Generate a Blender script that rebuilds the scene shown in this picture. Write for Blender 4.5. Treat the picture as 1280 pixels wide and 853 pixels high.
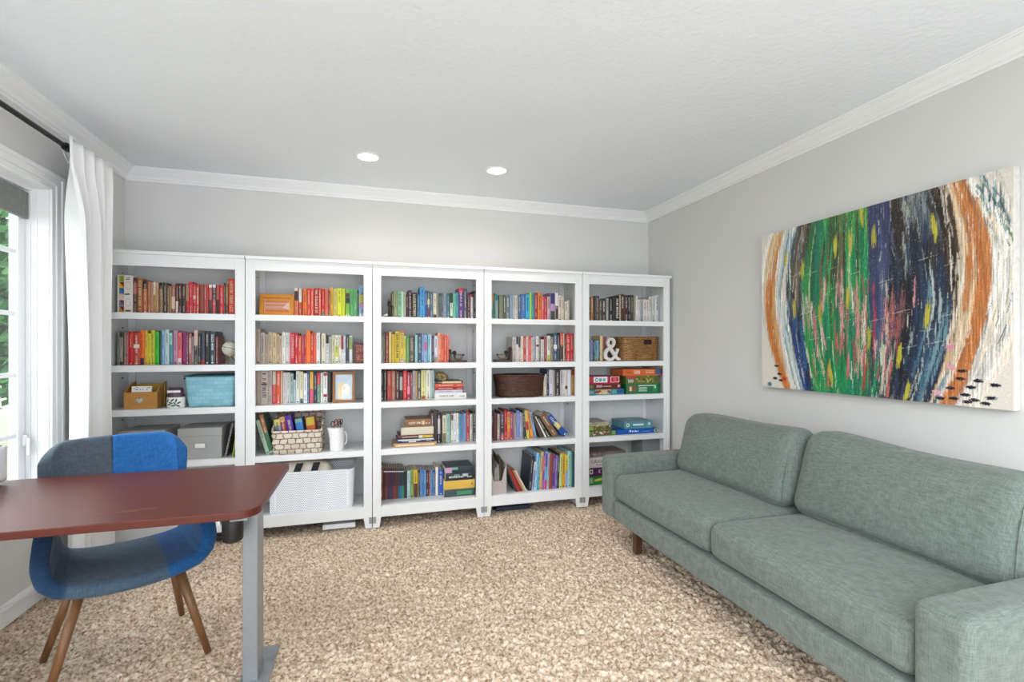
import bpy, bmesh, math, random
import numpy as np
from mathutils import Vector, Matrix
for o in list(bpy.data.objects): bpy.data.objects.remove(o)
SC = bpy.context.scene
COL = SC.collection
PI = math.pi
# ---------------------------------------------------------------- camera, world, light, exposure
CAM_H = 1.289; YAW = math.radians(16.444); FPX = 608.2; HZN = 434.5
cd = bpy.data.cameras.new('camera'); cam = bpy.data.objects.new('camera', cd); COL.objects.link(cam)
cam.location = (0, 0, CAM_H); cam.rotation_euler = (PI/2, 0, -YAW)
cd.sensor_width = 36; cd.lens = 36*FPX/1280; cd.shift_y = (HZN-426.5)/1280; cd.clip_start = .05
SC.camera = cam
SC.view_settings.view_transform = 'Standard'; SC.view_settings.look = 'None'
SC.view_settings.gamma = 1; SC.view_settings.use_curve_mapping = False
SC.view_settings.exposure = 1.09
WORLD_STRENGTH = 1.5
DOWNLIGHT_W = 10.5
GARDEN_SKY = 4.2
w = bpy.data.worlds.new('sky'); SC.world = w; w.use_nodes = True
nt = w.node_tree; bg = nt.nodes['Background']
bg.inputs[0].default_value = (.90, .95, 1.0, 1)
# overcast sky, brightest over the garden side (-X)
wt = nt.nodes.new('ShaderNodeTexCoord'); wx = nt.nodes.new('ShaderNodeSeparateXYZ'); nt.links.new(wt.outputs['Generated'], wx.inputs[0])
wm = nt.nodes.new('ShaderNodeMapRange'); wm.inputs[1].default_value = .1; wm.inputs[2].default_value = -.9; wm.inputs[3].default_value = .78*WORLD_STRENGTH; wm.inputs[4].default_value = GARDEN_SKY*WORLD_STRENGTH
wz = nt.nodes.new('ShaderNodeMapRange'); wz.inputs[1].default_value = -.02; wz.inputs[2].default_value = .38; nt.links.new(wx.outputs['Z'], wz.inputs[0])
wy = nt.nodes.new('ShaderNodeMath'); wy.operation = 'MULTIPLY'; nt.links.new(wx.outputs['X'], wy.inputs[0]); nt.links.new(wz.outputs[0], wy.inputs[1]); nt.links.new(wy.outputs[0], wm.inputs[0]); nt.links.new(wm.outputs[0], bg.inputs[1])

sl = bpy.data.lights.new('sun', 'SUN'); sl.energy = 2.2; sl.angle = math.radians(2); sl.color = (1, .97, .92)
so = bpy.data.objects.new('sun', sl); COL.objects.link(so); so.rotation_euler = (math.radians(6), math.radians(38), 0)   # over the roof, on to the garden
# ---------------------------------------------------------------- measuring: a photo column on a depth plane -> metres
CS, SN = math.cos(YAW), math.sin(YAW)
def x_at(px, Y):
    u = (px-640)/FPX; return Y*(u*CS+SN)/(CS-u*SN)
def z_at(py, X, Y): return CAM_H-(py-HZN)/FPX*(X*SN+Y*CS)

# ---------------------------------------------------------------- materials
def lin(h):
    h = h.lstrip('#'); out = []
    for i in (0, 2, 4):
        c = int(h[i:i+2], 16)/255; out.append(c/12.92 if c <= .04045 else ((c+.055)/1.055)**2.4)
    return (*out, 1)
def mat(name, col='#cccccc', rough=.5, metal=0, spec=.5, noise=0, nscale=40, bump=0, bscale=200, stretch=(1,1,1), coat=0):
    m = bpy.data.materials.new(name); m.use_nodes = True; t = m.node_tree; b = t.nodes['Principled BSDF']
    c = lin(col) if isinstance(col, str) else col
    b.inputs['Base Color'].default_value = c; b.inputs['Roughness'].default_value = rough
    b.inputs['Metallic'].default_value = metal; b.inputs['Specular IOR Level'].default_value = spec
    if coat: b.inputs['Coat Weight'].default_value = coat
    tc = t.nodes.new('ShaderNodeTexCoord'); mp = t.nodes.new('ShaderNodeMapping'); mp.inputs['Scale'].default_value = stretch
    t.links.new(tc.outputs['Object'], mp.inputs[0])
    if noise:
        n = t.nodes.new('ShaderNodeTexNoise'); n.inputs['Scale'].default_value = nscale; n.inputs['Detail'].default_value = 4
        t.links.new(mp.outputs[0], n.inputs['Vector'])
        r = t.nodes.new('ShaderNodeValToRGB')
        r.color_ramp.elements[0].position = .3; r.color_ramp.elements[1].position = .7
        r.color_ramp.elements[0].color = tuple(x*(1-noise) for x in c[:3])+(1,)
        r.color_ramp.elements[1].color = tuple(min(1, x*(1+noise)) for x in c[:3])+(1,)
        t.links.new(n.outputs['Fac'], r.inputs[0]); t.links.new(r.outputs[0], b.inputs['Base Color'])
    if bump:
        n2 = t.nodes.new('ShaderNodeTexNoise'); n2.inputs['Scale'].default_value = bscale; n2.inputs['Detail'].default_value = 3
        t.links.new(mp.outputs[0], n2.inputs['Vector'])
        bp = t.nodes.new('ShaderNodeBump'); bp.inputs['Strength'].default_value = bump; bp.inputs['Distance'].default_value = .003
        t.links.new(n2.outputs['Fac'], bp.inputs['Height']); t.links.new(bp.outputs[0], b.inputs['Normal'])
    return m
def fabric(name, col, contrast=.22, scale=260):
    """linen: threads running two ways over a mottled base"""
    m = bpy.data.materials.new(name); m.use_nodes = True; t = m.node_tree; b = t.nodes['Principled BSDF']; L = t.links.new
    c = col if (not isinstance(col, str) or col == 'attr') else lin(col)
    b.inputs['Roughness'].default_value = .9; b.inputs['Specular IOR Level'].default_value = .2
    b.inputs['Sheen Weight'].default_value = .15
    tc = t.nodes.new('ShaderNodeTexCoord'); outs = []
    for st in ((scale, scale*.1, scale*.1), (scale*.1, scale, scale*.1), (scale*.1, scale*.1, scale)):
        mp = t.nodes.new('ShaderNodeMapping'); mp.inputs['Scale'].default_value = st; L(tc.outputs['Object'], mp.inputs[0])
        n = t.nodes.new('ShaderNodeTexNoise'); n.inputs['Scale'].default_value = 1; n.inputs['Detail'].default_value = 2
        L(mp.outputs[0], n.inputs['Vector']); outs.append(n.outputs['Fac'])
    a1 = t.nodes.new('ShaderNodeMath'); a1.operation = 'ADD'; L(outs[0], a1.inputs[0]); L(outs[1], a1.inputs[1])
    a2 = t.nodes.new('ShaderNodeMath'); a2.operation = 'ADD'; L(a1.outputs[0], a2.inputs[0]); L(outs[2], a2.inputs[1])
    r = t.nodes.new('ShaderNodeMapRange'); r.inputs[1].default_value = 1.15; r.inputs[2].default_value = 1.85
    r.inputs[3].default_value = 1-contrast; r.inputs[4].default_value = 1+contrast; L(a2.outputs[0], r.inputs[0])
    mx = t.nodes.new('ShaderNodeVectorMath'); mx.operation = 'SCALE'; L(r.outputs[0], mx.inputs['Scale'])
    if c == 'attr':
        at = t.nodes.new('ShaderNodeAttribute'); at.attribute_name = 'Col'; L(at.outputs['Color'], mx.inputs[0])
    else: mx.inputs[0].default_value = c[:3]
    L(mx.outputs[0], b.inputs['Base Color'])
    bp = t.nodes.new('ShaderNodeBump'); bp.inputs['Strength'].default_value = .25; bp.inputs['Distance'].default_value = .002
    L(a2.outputs[0], bp.inputs['Height']); L(bp.outputs[0], b.inputs['Normal'])
    return m
def attr_mat(name, rough=.5, bump=0, bscale=300):
    m = mat(name, '#888888', rough, bump=bump, bscale=bscale); t = m.node_tree
    a = t.nodes.new('ShaderNodeAttribute'); a.attribute_name = 'Col'
    t.links.new(a.outputs['Color'], t.nodes['Principled BSDF'].inputs['Base Color']); return m
def objcol_mat(name, rough):
    m = mat(name, '#888888', rough, bump=.15, bscale=500); t = m.node_tree
    a = t.nodes.new('ShaderNodeObjectInfo')
    t.links.new(a.outputs['Color'], t.nodes['Principled BSDF'].inputs['Base Color']); return m
def emit(name, col, s):
    m = bpy.data.materials.new(name); m.use_nodes = True; t = m.node_tree; t.nodes.remove(t.nodes['Principled BSDF'])
    e = t.nodes.new('ShaderNodeEmission'); e.inputs[0].default_value = lin(col); e.inputs[1].default_value = s
    t.links.new(e.outputs[0], t.nodes['Material Output'].inputs[0]); return m
def glass_mat():
    m = bpy.data.materials.new('window_glass'); m.use_nodes = True; t = m.node_tree; t.nodes.remove(t.nodes['Principled BSDF'])
    tr = t.nodes.new('ShaderNodeBsdfTransparent'); tr.inputs[0].default_value = (.94, .96, .95, 1)
    gl = t.nodes.new('ShaderNodeBsdfGlossy'); gl.inputs['Roughness'].default_value = .02
    lw = t.nodes.new('ShaderNodeLayerWeight'); lw.inputs[0].default_value = .5; pw = t.nodes.new('ShaderNodeMath'); pw.operation = 'POWER'; pw.inputs[1].default_value = 5; t.links.new(lw.outputs['Facing'], pw.inputs[0]); f = t.nodes.new('ShaderNodeMath'); f.operation = 'MULTIPLY_ADD'; f.inputs[1].default_value = .6; f.inputs[2].default_value = .04; t.links.new(pw.outputs[0], f.inputs[0])
    mx = t.nodes.new('ShaderNodeMixShader'); t.links.new(f.outputs[0], mx.inputs[0]); t.links.new(tr.outputs[0], mx.inputs[1]); t.links.new(gl.outputs[0], mx.inputs[2])
    t.links.new(mx.outputs[0], t.nodes['Material Output'].inputs[0]); return m
M = {}
M['wall'] = mat('wall_paint', '#d5d4d2', .85, spec=.2, bump=.08, bscale=120)
M['ceiling'] = mat('ceiling_plaster', '#eaeef3', .9, spec=.2, bump=1.0, bscale=38)
M['trim'] = mat('white_trim_paint', '#ededee', .4, bump=.03, bscale=60)
M['case'] = mat('white_bookcase_paint', '#e5e6e7', .38, bump=.05, bscale=90, stretch=(1, 1, 8))
M['caseback'] = mat('bookcase_back_board', '#dcdcdc', .5, bump=.05, bscale=90)
M['gray'] = mat('grey_plate', '#9a9c9e', .4, metal=.3)
M['printed'] = attr_mat('printed_paper', .5)
M['cover'] = objcol_mat('book_cover', .42)
M['page'] = mat('page_edges', '#d9cfbb', .8, noise=.12, nscale=30, stretch=(60, 1, 1))
M['rod'] = mat('black_rod_metal', '#2b2825', .4, metal=.6)
M['black'] = mat('black_plastic', '#141414', .4)
M['steel'] = mat('grey_powder_coated_steel', '#8f9499', .38, metal=.35, noise=.03)
M['desk'] = mat('cherry_laminate', '#562013', .36, spec=.42, noise=.16, nscale=7, stretch=(1, 14, 14), bump=.04, bscale=30)
M['walnut'] = mat('walnut_leg_wood', '#7a5433', .4, noise=.2, nscale=9, stretch=(8, 8, 1))
M['darkwood'] = mat('dark_sofa_leg_wood', '#4a2c1e', .4, noise=.2, nscale=9, stretch=(8, 8, 1))
M['sofa'] = fabric('sage_linen', '#6a746e', .25, 300)
M['curtain'] = mat('white_curtain_cloth', '#f1f1f2', .9, spec=.1, bump=.1, bscale=500)
M['vinyl'] = mat('white_vinyl', '#eef0f2', .35)
M['canvas_edge'] = mat('canvas_edge', '#c9c5bf', .8, noise=.1)
M['paint'] = attr_mat('acrylic_paint', .4, bump=.35, bscale=90)
M['graybox'] = mat('grey_fabric_board', '#a6a6a4', .85, noise=.06, nscale=200, bump=.1)
M['cream'] = mat('white_card', '#ece9e4', .6)
M['leaf'] = mat('tree_leaf', '#2f6a28', .6, noise=.5, nscale=3)
M['bark'] = mat('bark', '#4a4038', .9, noise=.3)
M['lawn'] = mat('lawn', '#8f9480', .9, noise=.2, nscale=8)
M['glass'] = glass_mat()

# ---------------------------------------------------------------- building helpers
def NB(): return bmesh.new()
def box(bm, x0, x1, y0, y1, z0, z1):
    v = [bm.verts.new(p) for p in ((x0,y0,z0),(x1,y0,z0),(x1,y1,z0),(x0,y1,z0),(x0,y0,z1),(x1,y0,z1),(x1,y1,z1),(x0,y1,z1))]
    for f in ((0,3,2,1),(4,5,6,7),(0,1,5,4),(1,2,6,5),(2,3,7,6),(3,0,4,7)): bm.faces.new([v[i] for i in f])
def tube(bm, pts, r, seg=10, caps=True):
    pts = [Vector(p) for p in pts]; n = len(pts); rs = r if isinstance(r, (list, tuple)) else [r]*n; rings = []; up = None
    for i, p in enumerate(pts):
        d = (pts[min(i+1, n-1)]-pts[max(i-1, 0)]).normalized()
        if up is None: up = d.orthogonal().normalized()
        up = (up-d*up.dot(d)).normalized(); s = d.cross(up)
        rings.append([bm.verts.new(p+(up*math.cos(2*PI*k/seg)+s*math.sin(2*PI*k/seg))*rs[i]) for k in range(seg)])
    for a, b in zip(rings, rings[1:]):
        for k in range(seg): bm.faces.new((a[k], a[(k+1) % seg], b[(k+1) % seg], b[k]))
    if caps: bm.faces.new(rings[0][::-1]); bm.faces.new(rings[-1])
def lathe(bm, prof, seg=32, c=(0, 0), sx=1, sy=1):
    rings = [[bm.verts.new((c[0]+r*sx*math.cos(2*PI*k/seg), c[1]+r*sy*math.sin(2*PI*k/seg), z)) for k in range(seg)] for r, z in prof]
    for a, b in zip(rings, rings[1:]):
        for k in range(seg): bm.faces.new((a[k], a[(k+1) % seg], b[(k+1) % seg], b[k]))
    if prof[0][0] > 1e-4: bm.faces.new(rings[0][::-1])
    if prof[-1][0] > 1e-4: bm.faces.new(rings[-1])
def prism(bm, poly, axis, a, b):
    """poly in the plane across the axis, extruded from a to b"""
    def P(u, v, t): return {'x': (t, u, v), 'y': (u, t, v), 'z': (u, v, t)}[axis]
    A = [bm.verts.new(P(u, v, a)) for u, v in poly]; B = [bm.verts.new(P(u, v, b)) for u, v in poly]; n = len(poly)
    bm.faces.new(A[::-1]); bm.faces.new(B)
    for i in range(n): bm.faces.new((A[i], A[(i+1) % n], B[(i+1) % n], B[i]))
def grid(bm, fn, nu, nv, closed=False):
    V = [[bm.verts.new(fn(i/(nu if closed else nu-1), j/(nv-1))) for j in range(nv)] for i in range(nu)]
    for i in range(nu if closed else nu-1):
        for j in range(nv-1): bm.faces.new((V[i][j], V[(i+1) % nu][j], V[(i+1) % nu][j+1], V[i][j+1]))
    return V
def soft_box(bm, lx, ly, lz, r, crown=(0, 0, 0), n=16, c=(0, 0, 0), wob=0, seed=0, fn=None):
    """a rounded upholstery block centred on c; crown swells each pair of faces"""
    rnd = random.Random(seed); ph = [rnd.uniform(0, 6.3) for _ in range(6)]
    h = Vector((lx/2, ly/2, lz/2)); cache = {}
    def pt(p):
        q = Vector((p[0]*h.x, p[1]*h.y, p[2]*h.z)); inn = Vector([max(-h[i]+r, min(h[i]-r, q[i])) for i in range(3)])
        d = q-inn
        if d.length > 1e-9: q = inn+d.normalized()*r
        x, y, z = p
        q.x += math.copysign(crown[0], x)*abs(x)**3*(1-y*y)*(1-z*z); q.y += math.copysign(crown[1], y)*abs(y)**3*(1-x*x)*(1-z*z)
        q.z += math.copysign(crown[2], z)*abs(z)**3*(1-x**4)*(1-y**4)
        if wob: q += Vector((math.sin(5*q.y+3*q.z+ph[0]), math.sin(6*q.x+4*q.z+ph[1]), math.sin(7*q.x+3*q.y+ph[2])))*wob
        if fn: q = fn(q, p)
        return q+Vector(c)
    def V(p):
        k = tuple(round(a, 5) for a in p)
        if k not in cache: cache[k] = bm.verts.new(pt(p))
        return cache[k]
    T = [math.sin((-1+2*i/n)*PI/2)*.5+(-1+2*i/n)*.5 for i in range(n+1)]
    for ax in range(3):
        for s in (-1, 1):
            for i in range(n):
                for j in range(n):
                    q = []
                    for a, b in ((i, j), (i+1, j), (i+1, j+1), (i, j+1)):
                        p = [0, 0, 0]; p[ax] = s; p[(ax+1) % 3] = T[a]; p[(ax+2) % 3] = T[b]; q.append(V(p))
                    bm.faces.new(q if s > 0 else q[::-1])
def obj(name, bm, m, parent=None, smooth=False, bevel=0, solid=0, subsurf=0, loc=None, col=None, segs=2):
    me = bpy.data.meshes.new(name); bmesh.ops.recalc_face_normals(bm, faces=bm.faces); bm.to_mesh(me); bm.free()
    return obj_me(name, me, m, parent, smooth, bevel, solid, subsurf, loc, col, segs)
def obj_me(name, me, m, parent=None, smooth=False, bevel=0, solid=0, subsurf=0, loc=None, col=None, segs=2):
    o = bpy.data.objects.new(name, me); COL.objects.link(o); me.materials.append(M[m] if isinstance(m, str) else m)
    if smooth:
        for p in me.polygons: p.use_smooth = True
    if solid: s = o.modifiers.new('s', 'SOLIDIFY'); s.thickness = solid; s.offset = 0
    if bevel: b = o.modifiers.new('b', 'BEVEL'); b.width = bevel; b.segments = segs; b.limit_method = 'ANGLE'
    if subsurf: s = o.modifiers.new('u', 'SUBSURF'); s.levels = subsurf; s.render_levels = subsurf
    if parent: o.parent = parent
    if loc: o.location = loc
    if col: o.color = lin(col) if isinstance(col, str) else col
    return o
def solidify_curve(o):
    """replace a curve or text object by a mesh object of the same shape and name"""
    bpy.context.view_layer.update(); me = bpy.data.meshes.new_from_object(o.evaluated_get(bpy.context.evaluated_depsgraph_get()))
    n = bpy.data.objects.new(o.name, me); nm = o.name; COL.objects.link(n); n.parent = o.parent; n.location = o.location; n.rotation_euler = o.rotation_euler
    bpy.data.objects.remove(o); n.name = nm; return n
def tag(o, label, cat, group=None):
    o['label'] = label; o['category'] = cat
    if group: o['group'] = group
    return o
def thing(name, label, cat, loc=(0, 0, 0), rz=0, group=None):
    o = bpy.data.objects.new(name, None); COL.objects.link(o); o.location = loc; o.rotation_euler = (0, 0, rz); o.empty_display_size = .1
    return tag(o, label, cat, group)
def struct(name, bm, m, parent=None, **k):
    o = obj(name, bm, m, parent, **k)
    if not parent: o['kind'] = 'structure'
    return o
def patches(name, P, parent, y=-.0004, front=True, mtl='printed'):
    """flat print on an upright face looking to -Y: rectangles or polygons with their own ink colour"""
    vs, fs, cs = [], [], []
    for i, p in enumerate(P):
        c = lin(p[-1]); q = p[0] if isinstance(p[0], (list, tuple)) else ((p[0], p[1]), (p[2], p[1]), (p[2], p[3]), (p[0], p[3]))
        b = len(vs); yy = y-.00012*(i if len(P) < 12 else (i % 6)); vs += [(a, yy, z) for a, z in q]; fs.append(list(range(b, b+len(q)))); cs += [c]*len(q)
    me = bpy.data.meshes.new(name); me.from_pydata(vs, [], fs); a = me.color_attributes.new('Col', 'FLOAT_COLOR', 'CORNER')
    a.data.foreach_set('color', np.array(cs, dtype=np.float32).ravel()); me.update()
    return obj_me(name, me, mtl, parent)
def ell(cx, cz, rx, rz, col, n=18, a0=0, a1=2*PI): return ([(cx+rx*math.cos(a0+(a1-a0)*i/n), cz+rz*math.sin(a0+(a1-a0)*i/n)) for i in range(n)], col)
def marks(rnd, L, h, dens=1.0, col='#ffffff', along='z', at=(0, 0)):
    """a line of small ink marks, too small in the photo to read"""
    out = []; s = 0
    while s < L-h*.3:
        wd = h*rnd.uniform(.35, .8)
        if rnd.random() < .14: s += h*.5; continue
        t = h*.2
        rects = [(0, 0, t, h)]
        k = rnd.random()
        if k < .35: rects += [(0, h-t, wd, h), (wd-t, 0, wd, h)]
        elif k < .6: rects += [(0, 0, wd, t), (0, h*.42, wd*.8, h*.42+t)]
        elif k < .8: rects += [(wd-t, 0, wd, h), (0, h*.4, wd, h*.4+t)]
        else: rects += [(0, h-t, wd, h), (0, 0, wd, t)]
        for a, b, c, d in rects:
            if along == 'z': out.append((at[0]-h/2+b, at[1]-s-c, at[0]-h/2+d, at[1]-s-a, col))
            else: out.append((at[0]+s+a, at[1]+b, at[0]+s+c, at[1]+d, col))
        s += wd+h*.22
    return out
def lum(h): c = lin(h); return .2126*c[0]+.7152*c[1]+.0722*c[2]

# ---------------------------------------------------------------- setting
XL, XR, YB, CEIL = -1.62, 2.505, 3.995, 2.53
YF0 = -0.75                          # the room runs on past the photographer
random.seed(3); rng = np.random.default_rng(5)
def carpet():
    nx, ny = 380, 500; X = np.linspace(XL, XR, nx); Y = np.linspace(YF0, YB, ny)
    h = rng.normal(0, 1, (nx, ny)); h = (h+np.roll(h, 1, 0)*.5+np.roll(h, 1, 1)*.5)*.006
    h = np.clip(h, -.016, .010)-.009
    gx, gy = np.meshgrid(X, Y, indexing='ij'); gx = gx+rng.normal(0, .002, gx.shape); gy = gy+rng.normal(0, .002, gy.shape)
    V = np.stack([gx, gy, h], -1).reshape(-1, 3).astype(np.float32)
    i, j = np.meshgrid(np.arange(nx-1), np.arange(ny-1), indexing='ij'); a = (i*ny+j).ravel()
    F = np.stack([a, a+ny, a+ny+1, a+1], -1).astype(np.int32)
    me = bpy.data.meshes.new('floor'); me.vertices.add(len(V)); me.vertices.foreach_set('co', V.ravel())
    me.loops.add(F.size); me.loops.foreach_set('vertex_index', F.ravel()); me.polygons.add(len(F))
    me.polygons.foreach_set('loop_start', np.arange(0, F.size, 4, dtype=np.int32)); me.update(calc_edges=True); me.validate()
    return me
def carpet_mat():
    m = mat('beige_carpet', '#c3ac94', .95, spec=.1); t = m.node_tree; b = t.nodes['Principled BSDF']; L = t.links.new
    tc = t.nodes.new('ShaderNodeTexCoord'); cols = []
    n = t.nodes.new('ShaderNodeTexNoise'); n.inputs['Scale'].default_value = 75; n.inputs['Detail'].default_value = 3; L(tc.outputs['Object'], n.inputs['Vector'])
    r = t.nodes.new('ShaderNodeValToRGB'); e = r.color_ramp.elements
    e[0].position = .32; e[0].color = lin('#8e745c'); e[1].position = .66; e[1].color = lin('#e9dac8')
    x = e.new(.47); x.color = lin('#c8b19a')
    L(n.outputs['Fac'], r.inputs[0])
    n2 = t.nodes.new('ShaderNodeTexNoise'); n2.inputs['Scale'].default_value = 2.2; n2.inputs['Detail'].default_value = 2; L(tc.outputs['Object'], n2.inputs['Vector'])
    mr = t.nodes.new('ShaderNodeMapRange'); mr.inputs[1].default_value = .3; mr.inputs[2].default_value = .7; mr.inputs[3].default_value = .92; mr.inputs[4].default_value = 1.06; L(n2.outputs['Fac'], mr.inputs[0])
    sc = t.nodes.new('ShaderNodeVectorMath'); sc.operation = 'SCALE'; L(r.outputs[0], sc.inputs[0]); L(mr.outputs[0], sc.inputs['Scale'])
    L(sc.outputs[0], b.inputs['Base Color'])
    n3 = t.nodes.new('ShaderNodeTexNoise'); n3.inputs['Scale'].default_value = 170; n3.inputs['Detail'].default_value = 2; L(tc.outputs['Object'], n3.inputs['Vector'])
    bp = t.nodes.new('ShaderNodeBump'); bp.inputs['Strength'].default_value = .6; bp.inputs['Distance'].default_value = .005; L(n3.outputs['Fac'], bp.inputs['Height']); L(bp.outputs[0], b.inputs['Normal'])
    return m
M['carpet'] = carpet_mat()
fl = obj_me('floor', carpet(), 'carpet', smooth=True); fl['kind'] = 'structure'
b = NB(); box(b, XL-.2, XR+.2, YF0, YB+.2, CEIL, CEIL+.12); struct('ceiling', b, 'ceiling')
b = NB(); box(b, XL-.2, XR+.2, YB, YB+.12, -.05, CEIL); struct('wall_back', b, 'wall')
b = NB(); box(b, XR, XR+.12, YF0, YB, -.05, CEIL); struct('wall_right', b, 'wall')
# window opening in the left wall
WY0, WY1, WZ0, WZ1 = 1.02, 3.165, .52, 2.125
b = NB()
box(b, XL-.14, XL, YF0, WY0, -.05, CEIL); box(b, XL-.14, XL, WY1, YB, -.05, CEIL)
box(b, XL-.14, XL, WY0, WY1, -.05, WZ0); box(b, XL-.14, XL, WY0, WY1, WZ1, CEIL)
struct('wall_left', b, 'wall')
# crown moulding: the same profile swept along each wall
CR = [(0, 0), (.012, 0), (.014, .012), (.022, .014), (.024, .022), (.03, .03), (.046, .042), (.06, .055), (.066, .062), (.072, .064), (.074, .072), (.08, .074), (.082, .081), (0, .081)]
CZ = 2.449
def crown(name, wall):
    b = NB(); n = len(CR)
    def ends(d):
        if wall == 'back': return (XL+d, YB-d), (XR-d, YB-d)
        if wall == 'right': return (XR-d, YB-d), (XR-d, YF0)
        return (XL+d, YF0), (XL+d, YB-d)
    A, B = [], []
    for d, z in CR:
        p, q = ends(d); A.append(b.verts.new((*p, CZ+z))); B.append(b.verts.new((*q, CZ+z)))
    for i in range(n): b.faces.new((A[i], A[(i+1) % n], B[(i+1) % n], B[i]))
    b.faces.new(A); b.faces.new(B); struct(name, b, 'trim')
for i, wl in enumerate(('back', 'right', 'left')): crown('trim_%d' % (i+1), wl)
def baseboard(name, wall):
    pr = [(0, 0), (.015, 0), (.015, .075), (.010, .088), (.004, .098), (0, .1)]; b = NB()
    if wall == 'right': prism(b, [(XR-d, z) for d, z in pr], 'y', YF0, YB)
    elif wall == 'left': prism(b, [(XL+d, z) for d, z in pr], 'y', YF0, YB)
    else: prism(b, [(YB-d, z) for d, z in pr], 'x', XL+.015, XR-.015)
    struct(name, b, 'trim')
for wl in ('right', 'left', 'back'): baseboard('baseboard_'+wl, wl)
# window: casing, stepped jamb, two casement sashes with grilles, raised grey blind
win = bpy.data.objects.new('window_1', None); COL.objects.link(win); win['kind'] = 'structure'
b = NB(); cw = .088
for y0, y1 in ((WY0-cw, WY0), (WY1, WY1+cw)):
    s = 1 if y0 > 2 else -1; e = WY1 if s > 0 else WY0
    for a, c, t in ((0, .03, .012), (.03, .066, .018), (.066, cw, .026)):
        ya, yb = sorted((e+s*a, e+s*c)); box(b, XL-.001, XL+t, ya, yb, WZ0-.09, WZ1+cw)
obj('window_casing', b, 'trim', win, bevel=.003)
b = NB()
for a, c, t in ((0, .03, .012), (.03, .066, .018), (.066, cw, .026)): box(b, XL-.001, XL+t+.0005, WY0-c, WY1+c, WZ1+a, WZ1+c)
obj('head_casing', b, 'trim', win, bevel=.003)
b = NB(); box(b, XL-.1, XL+.035, WY0-cw-.02, WY1+cw+.02, WZ0-.03, WZ0+.003); box(b, XL, XL+.014, WY0-cw, WY1+cw, WZ0-.1, WZ0-.03); obj('window_sill', b, 'trim', win, bevel=.004)
b = NB()                                        # jamb with stops
for e, s in ((WY1, -1), (WY0, 1)):
    for xa, xb, t in ((XL-.135, XL, .004), (XL-.12, XL-.075, .014), (XL-.075, XL-.05, .008)):
        ya, yb = sorted((e, e+s*t)); box(b, xa, xb, ya, yb, WZ0, WZ1)
box(b, XL-.135, XL, WY0, WY1, WZ1-.004, WZ1); box(b, XL-.12, XL-.07, WY0, WY1, WZ1-.018, WZ1-.004)
obj('window_jamb', b, 'trim', win)
SX0, SX1 = XL-.135, XL-.095                     # sash depth
mid = (WY0+WY1)/2
b = NB(); box(b, SX0-.005, SX1+.012, mid-.035, mid+.035, WZ0, WZ1); obj('mullion', b, 'vinyl', win, bevel=.003)
for y0, y1 in ((WY0+.014, mid-.035), (mid+.035, WY1-.014)):
    b = NB(); f = .055
    box(b, SX0, SX1, y0, y0+f, WZ0, WZ1-.018); box(b, SX0, SX1, y1-f, y1, WZ0, WZ1-.018)
    box(b, SX0, SX1, y0+f, y1-f, WZ0, WZ0+f); box(b, SX0, SX1, y0+f, y1-f, WZ1-.018-f, WZ1-.018)
    fr = obj('sash', b, 'vinyl', win, bevel=.004)
    b = NB(); box(b, SX0+.012, SX0+.018, y0+f-.004, y1-f+.004, WZ0+f-.004, WZ1-.014-f); obj('pane', b, 'glass', fr)
    b = NB()
    for z in (.838, 1.148, 1.463, 1.78): box(b, SX0+.006, SX0+.03, y0+f, y1-f, z-.011, z+.011)
    for yy in (y0+f+(y1-y0-2*f)/3, y0+f+(y1-y0-2*f)*2/3): box(b, SX0+.007, SX0+.029, yy-.011, yy+.011, WZ0+f, WZ1-.018-f)
    obj('grille', b, 'vinyl', fr)
    b = NB(); box(b, SX1-.001, SX1+.022, y0+.01, y1-.012, 1.955, WZ1-.03); obj('raised_blind', b, mat('grey_blind', '#7c7e7a', .6, noise=.1), fr, bevel=.006)
    b = NB(); box(b, SX1, SX1+.016, y1-.03, y1-.012, .78, .835); box(b, SX1+.016, SX1+.03, y1-.026, y1-.016, .73, .82); obj('sash_latch', b, 'vinyl', fr, bevel=.002)
# recessed ceiling lights, then added fill spots out of view
def downlight(x, y, label):
    t = thing('recessed_ceiling_light', label, 'ceiling light', (x, y, CEIL), 0, 'recessed lights in the ceiling')
    b = NB(); lathe(b, [(.062, -.001), (.064, -.006), (.085, -.004), (.087, 0), (.062, 0)], 40); obj('trim_ring', b, 'trim', t, smooth=True)
    b = NB(); lathe(b, [(.001, -.003), (.062, -.003), (.062, -.001), (.001, -.001)], 32); obj('lens', b, emit('lamp_glow', '#fff1dd', 16), t)
    l = bpy.data.lights.new('downlight_or_fill', 'SPOT'); l.energy = DOWNLIGHT_W; l.color = (1, .92, .80); l.spot_size = math.radians(150); l.spot_blend = .9; l.shadow_soft_size = .06
    lo = bpy.data.objects.new('downlight_or_fill', l); COL.objects.link(lo); lo.parent = t; lo.location = (0, 0, -.02)
downlight(-.003, 3.30, 'round white recessed ceiling light above the bookcase second from window')
downlight(.863, 3.30, 'round white recessed ceiling light above the middle bookcase, nearer the painting')
def fill_spot(x, y):  # added unseen spot at ceiling height to fill the room, no fixture
    l = bpy.data.lights.new('downlight_or_fill', 'SPOT'); l.energy = DOWNLIGHT_W; l.color = (1, .92, .80); l.spot_size = math.radians(150); l.spot_blend = .9; l.shadow_soft_size = .06
    lo = bpy.data.objects.new('downlight_or_fill', l); COL.objects.link(lo); lo.location = (x, y, CEIL-.02)
for x, y in ((0, .6), (.86, .6)): fill_spot(x, y)

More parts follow.
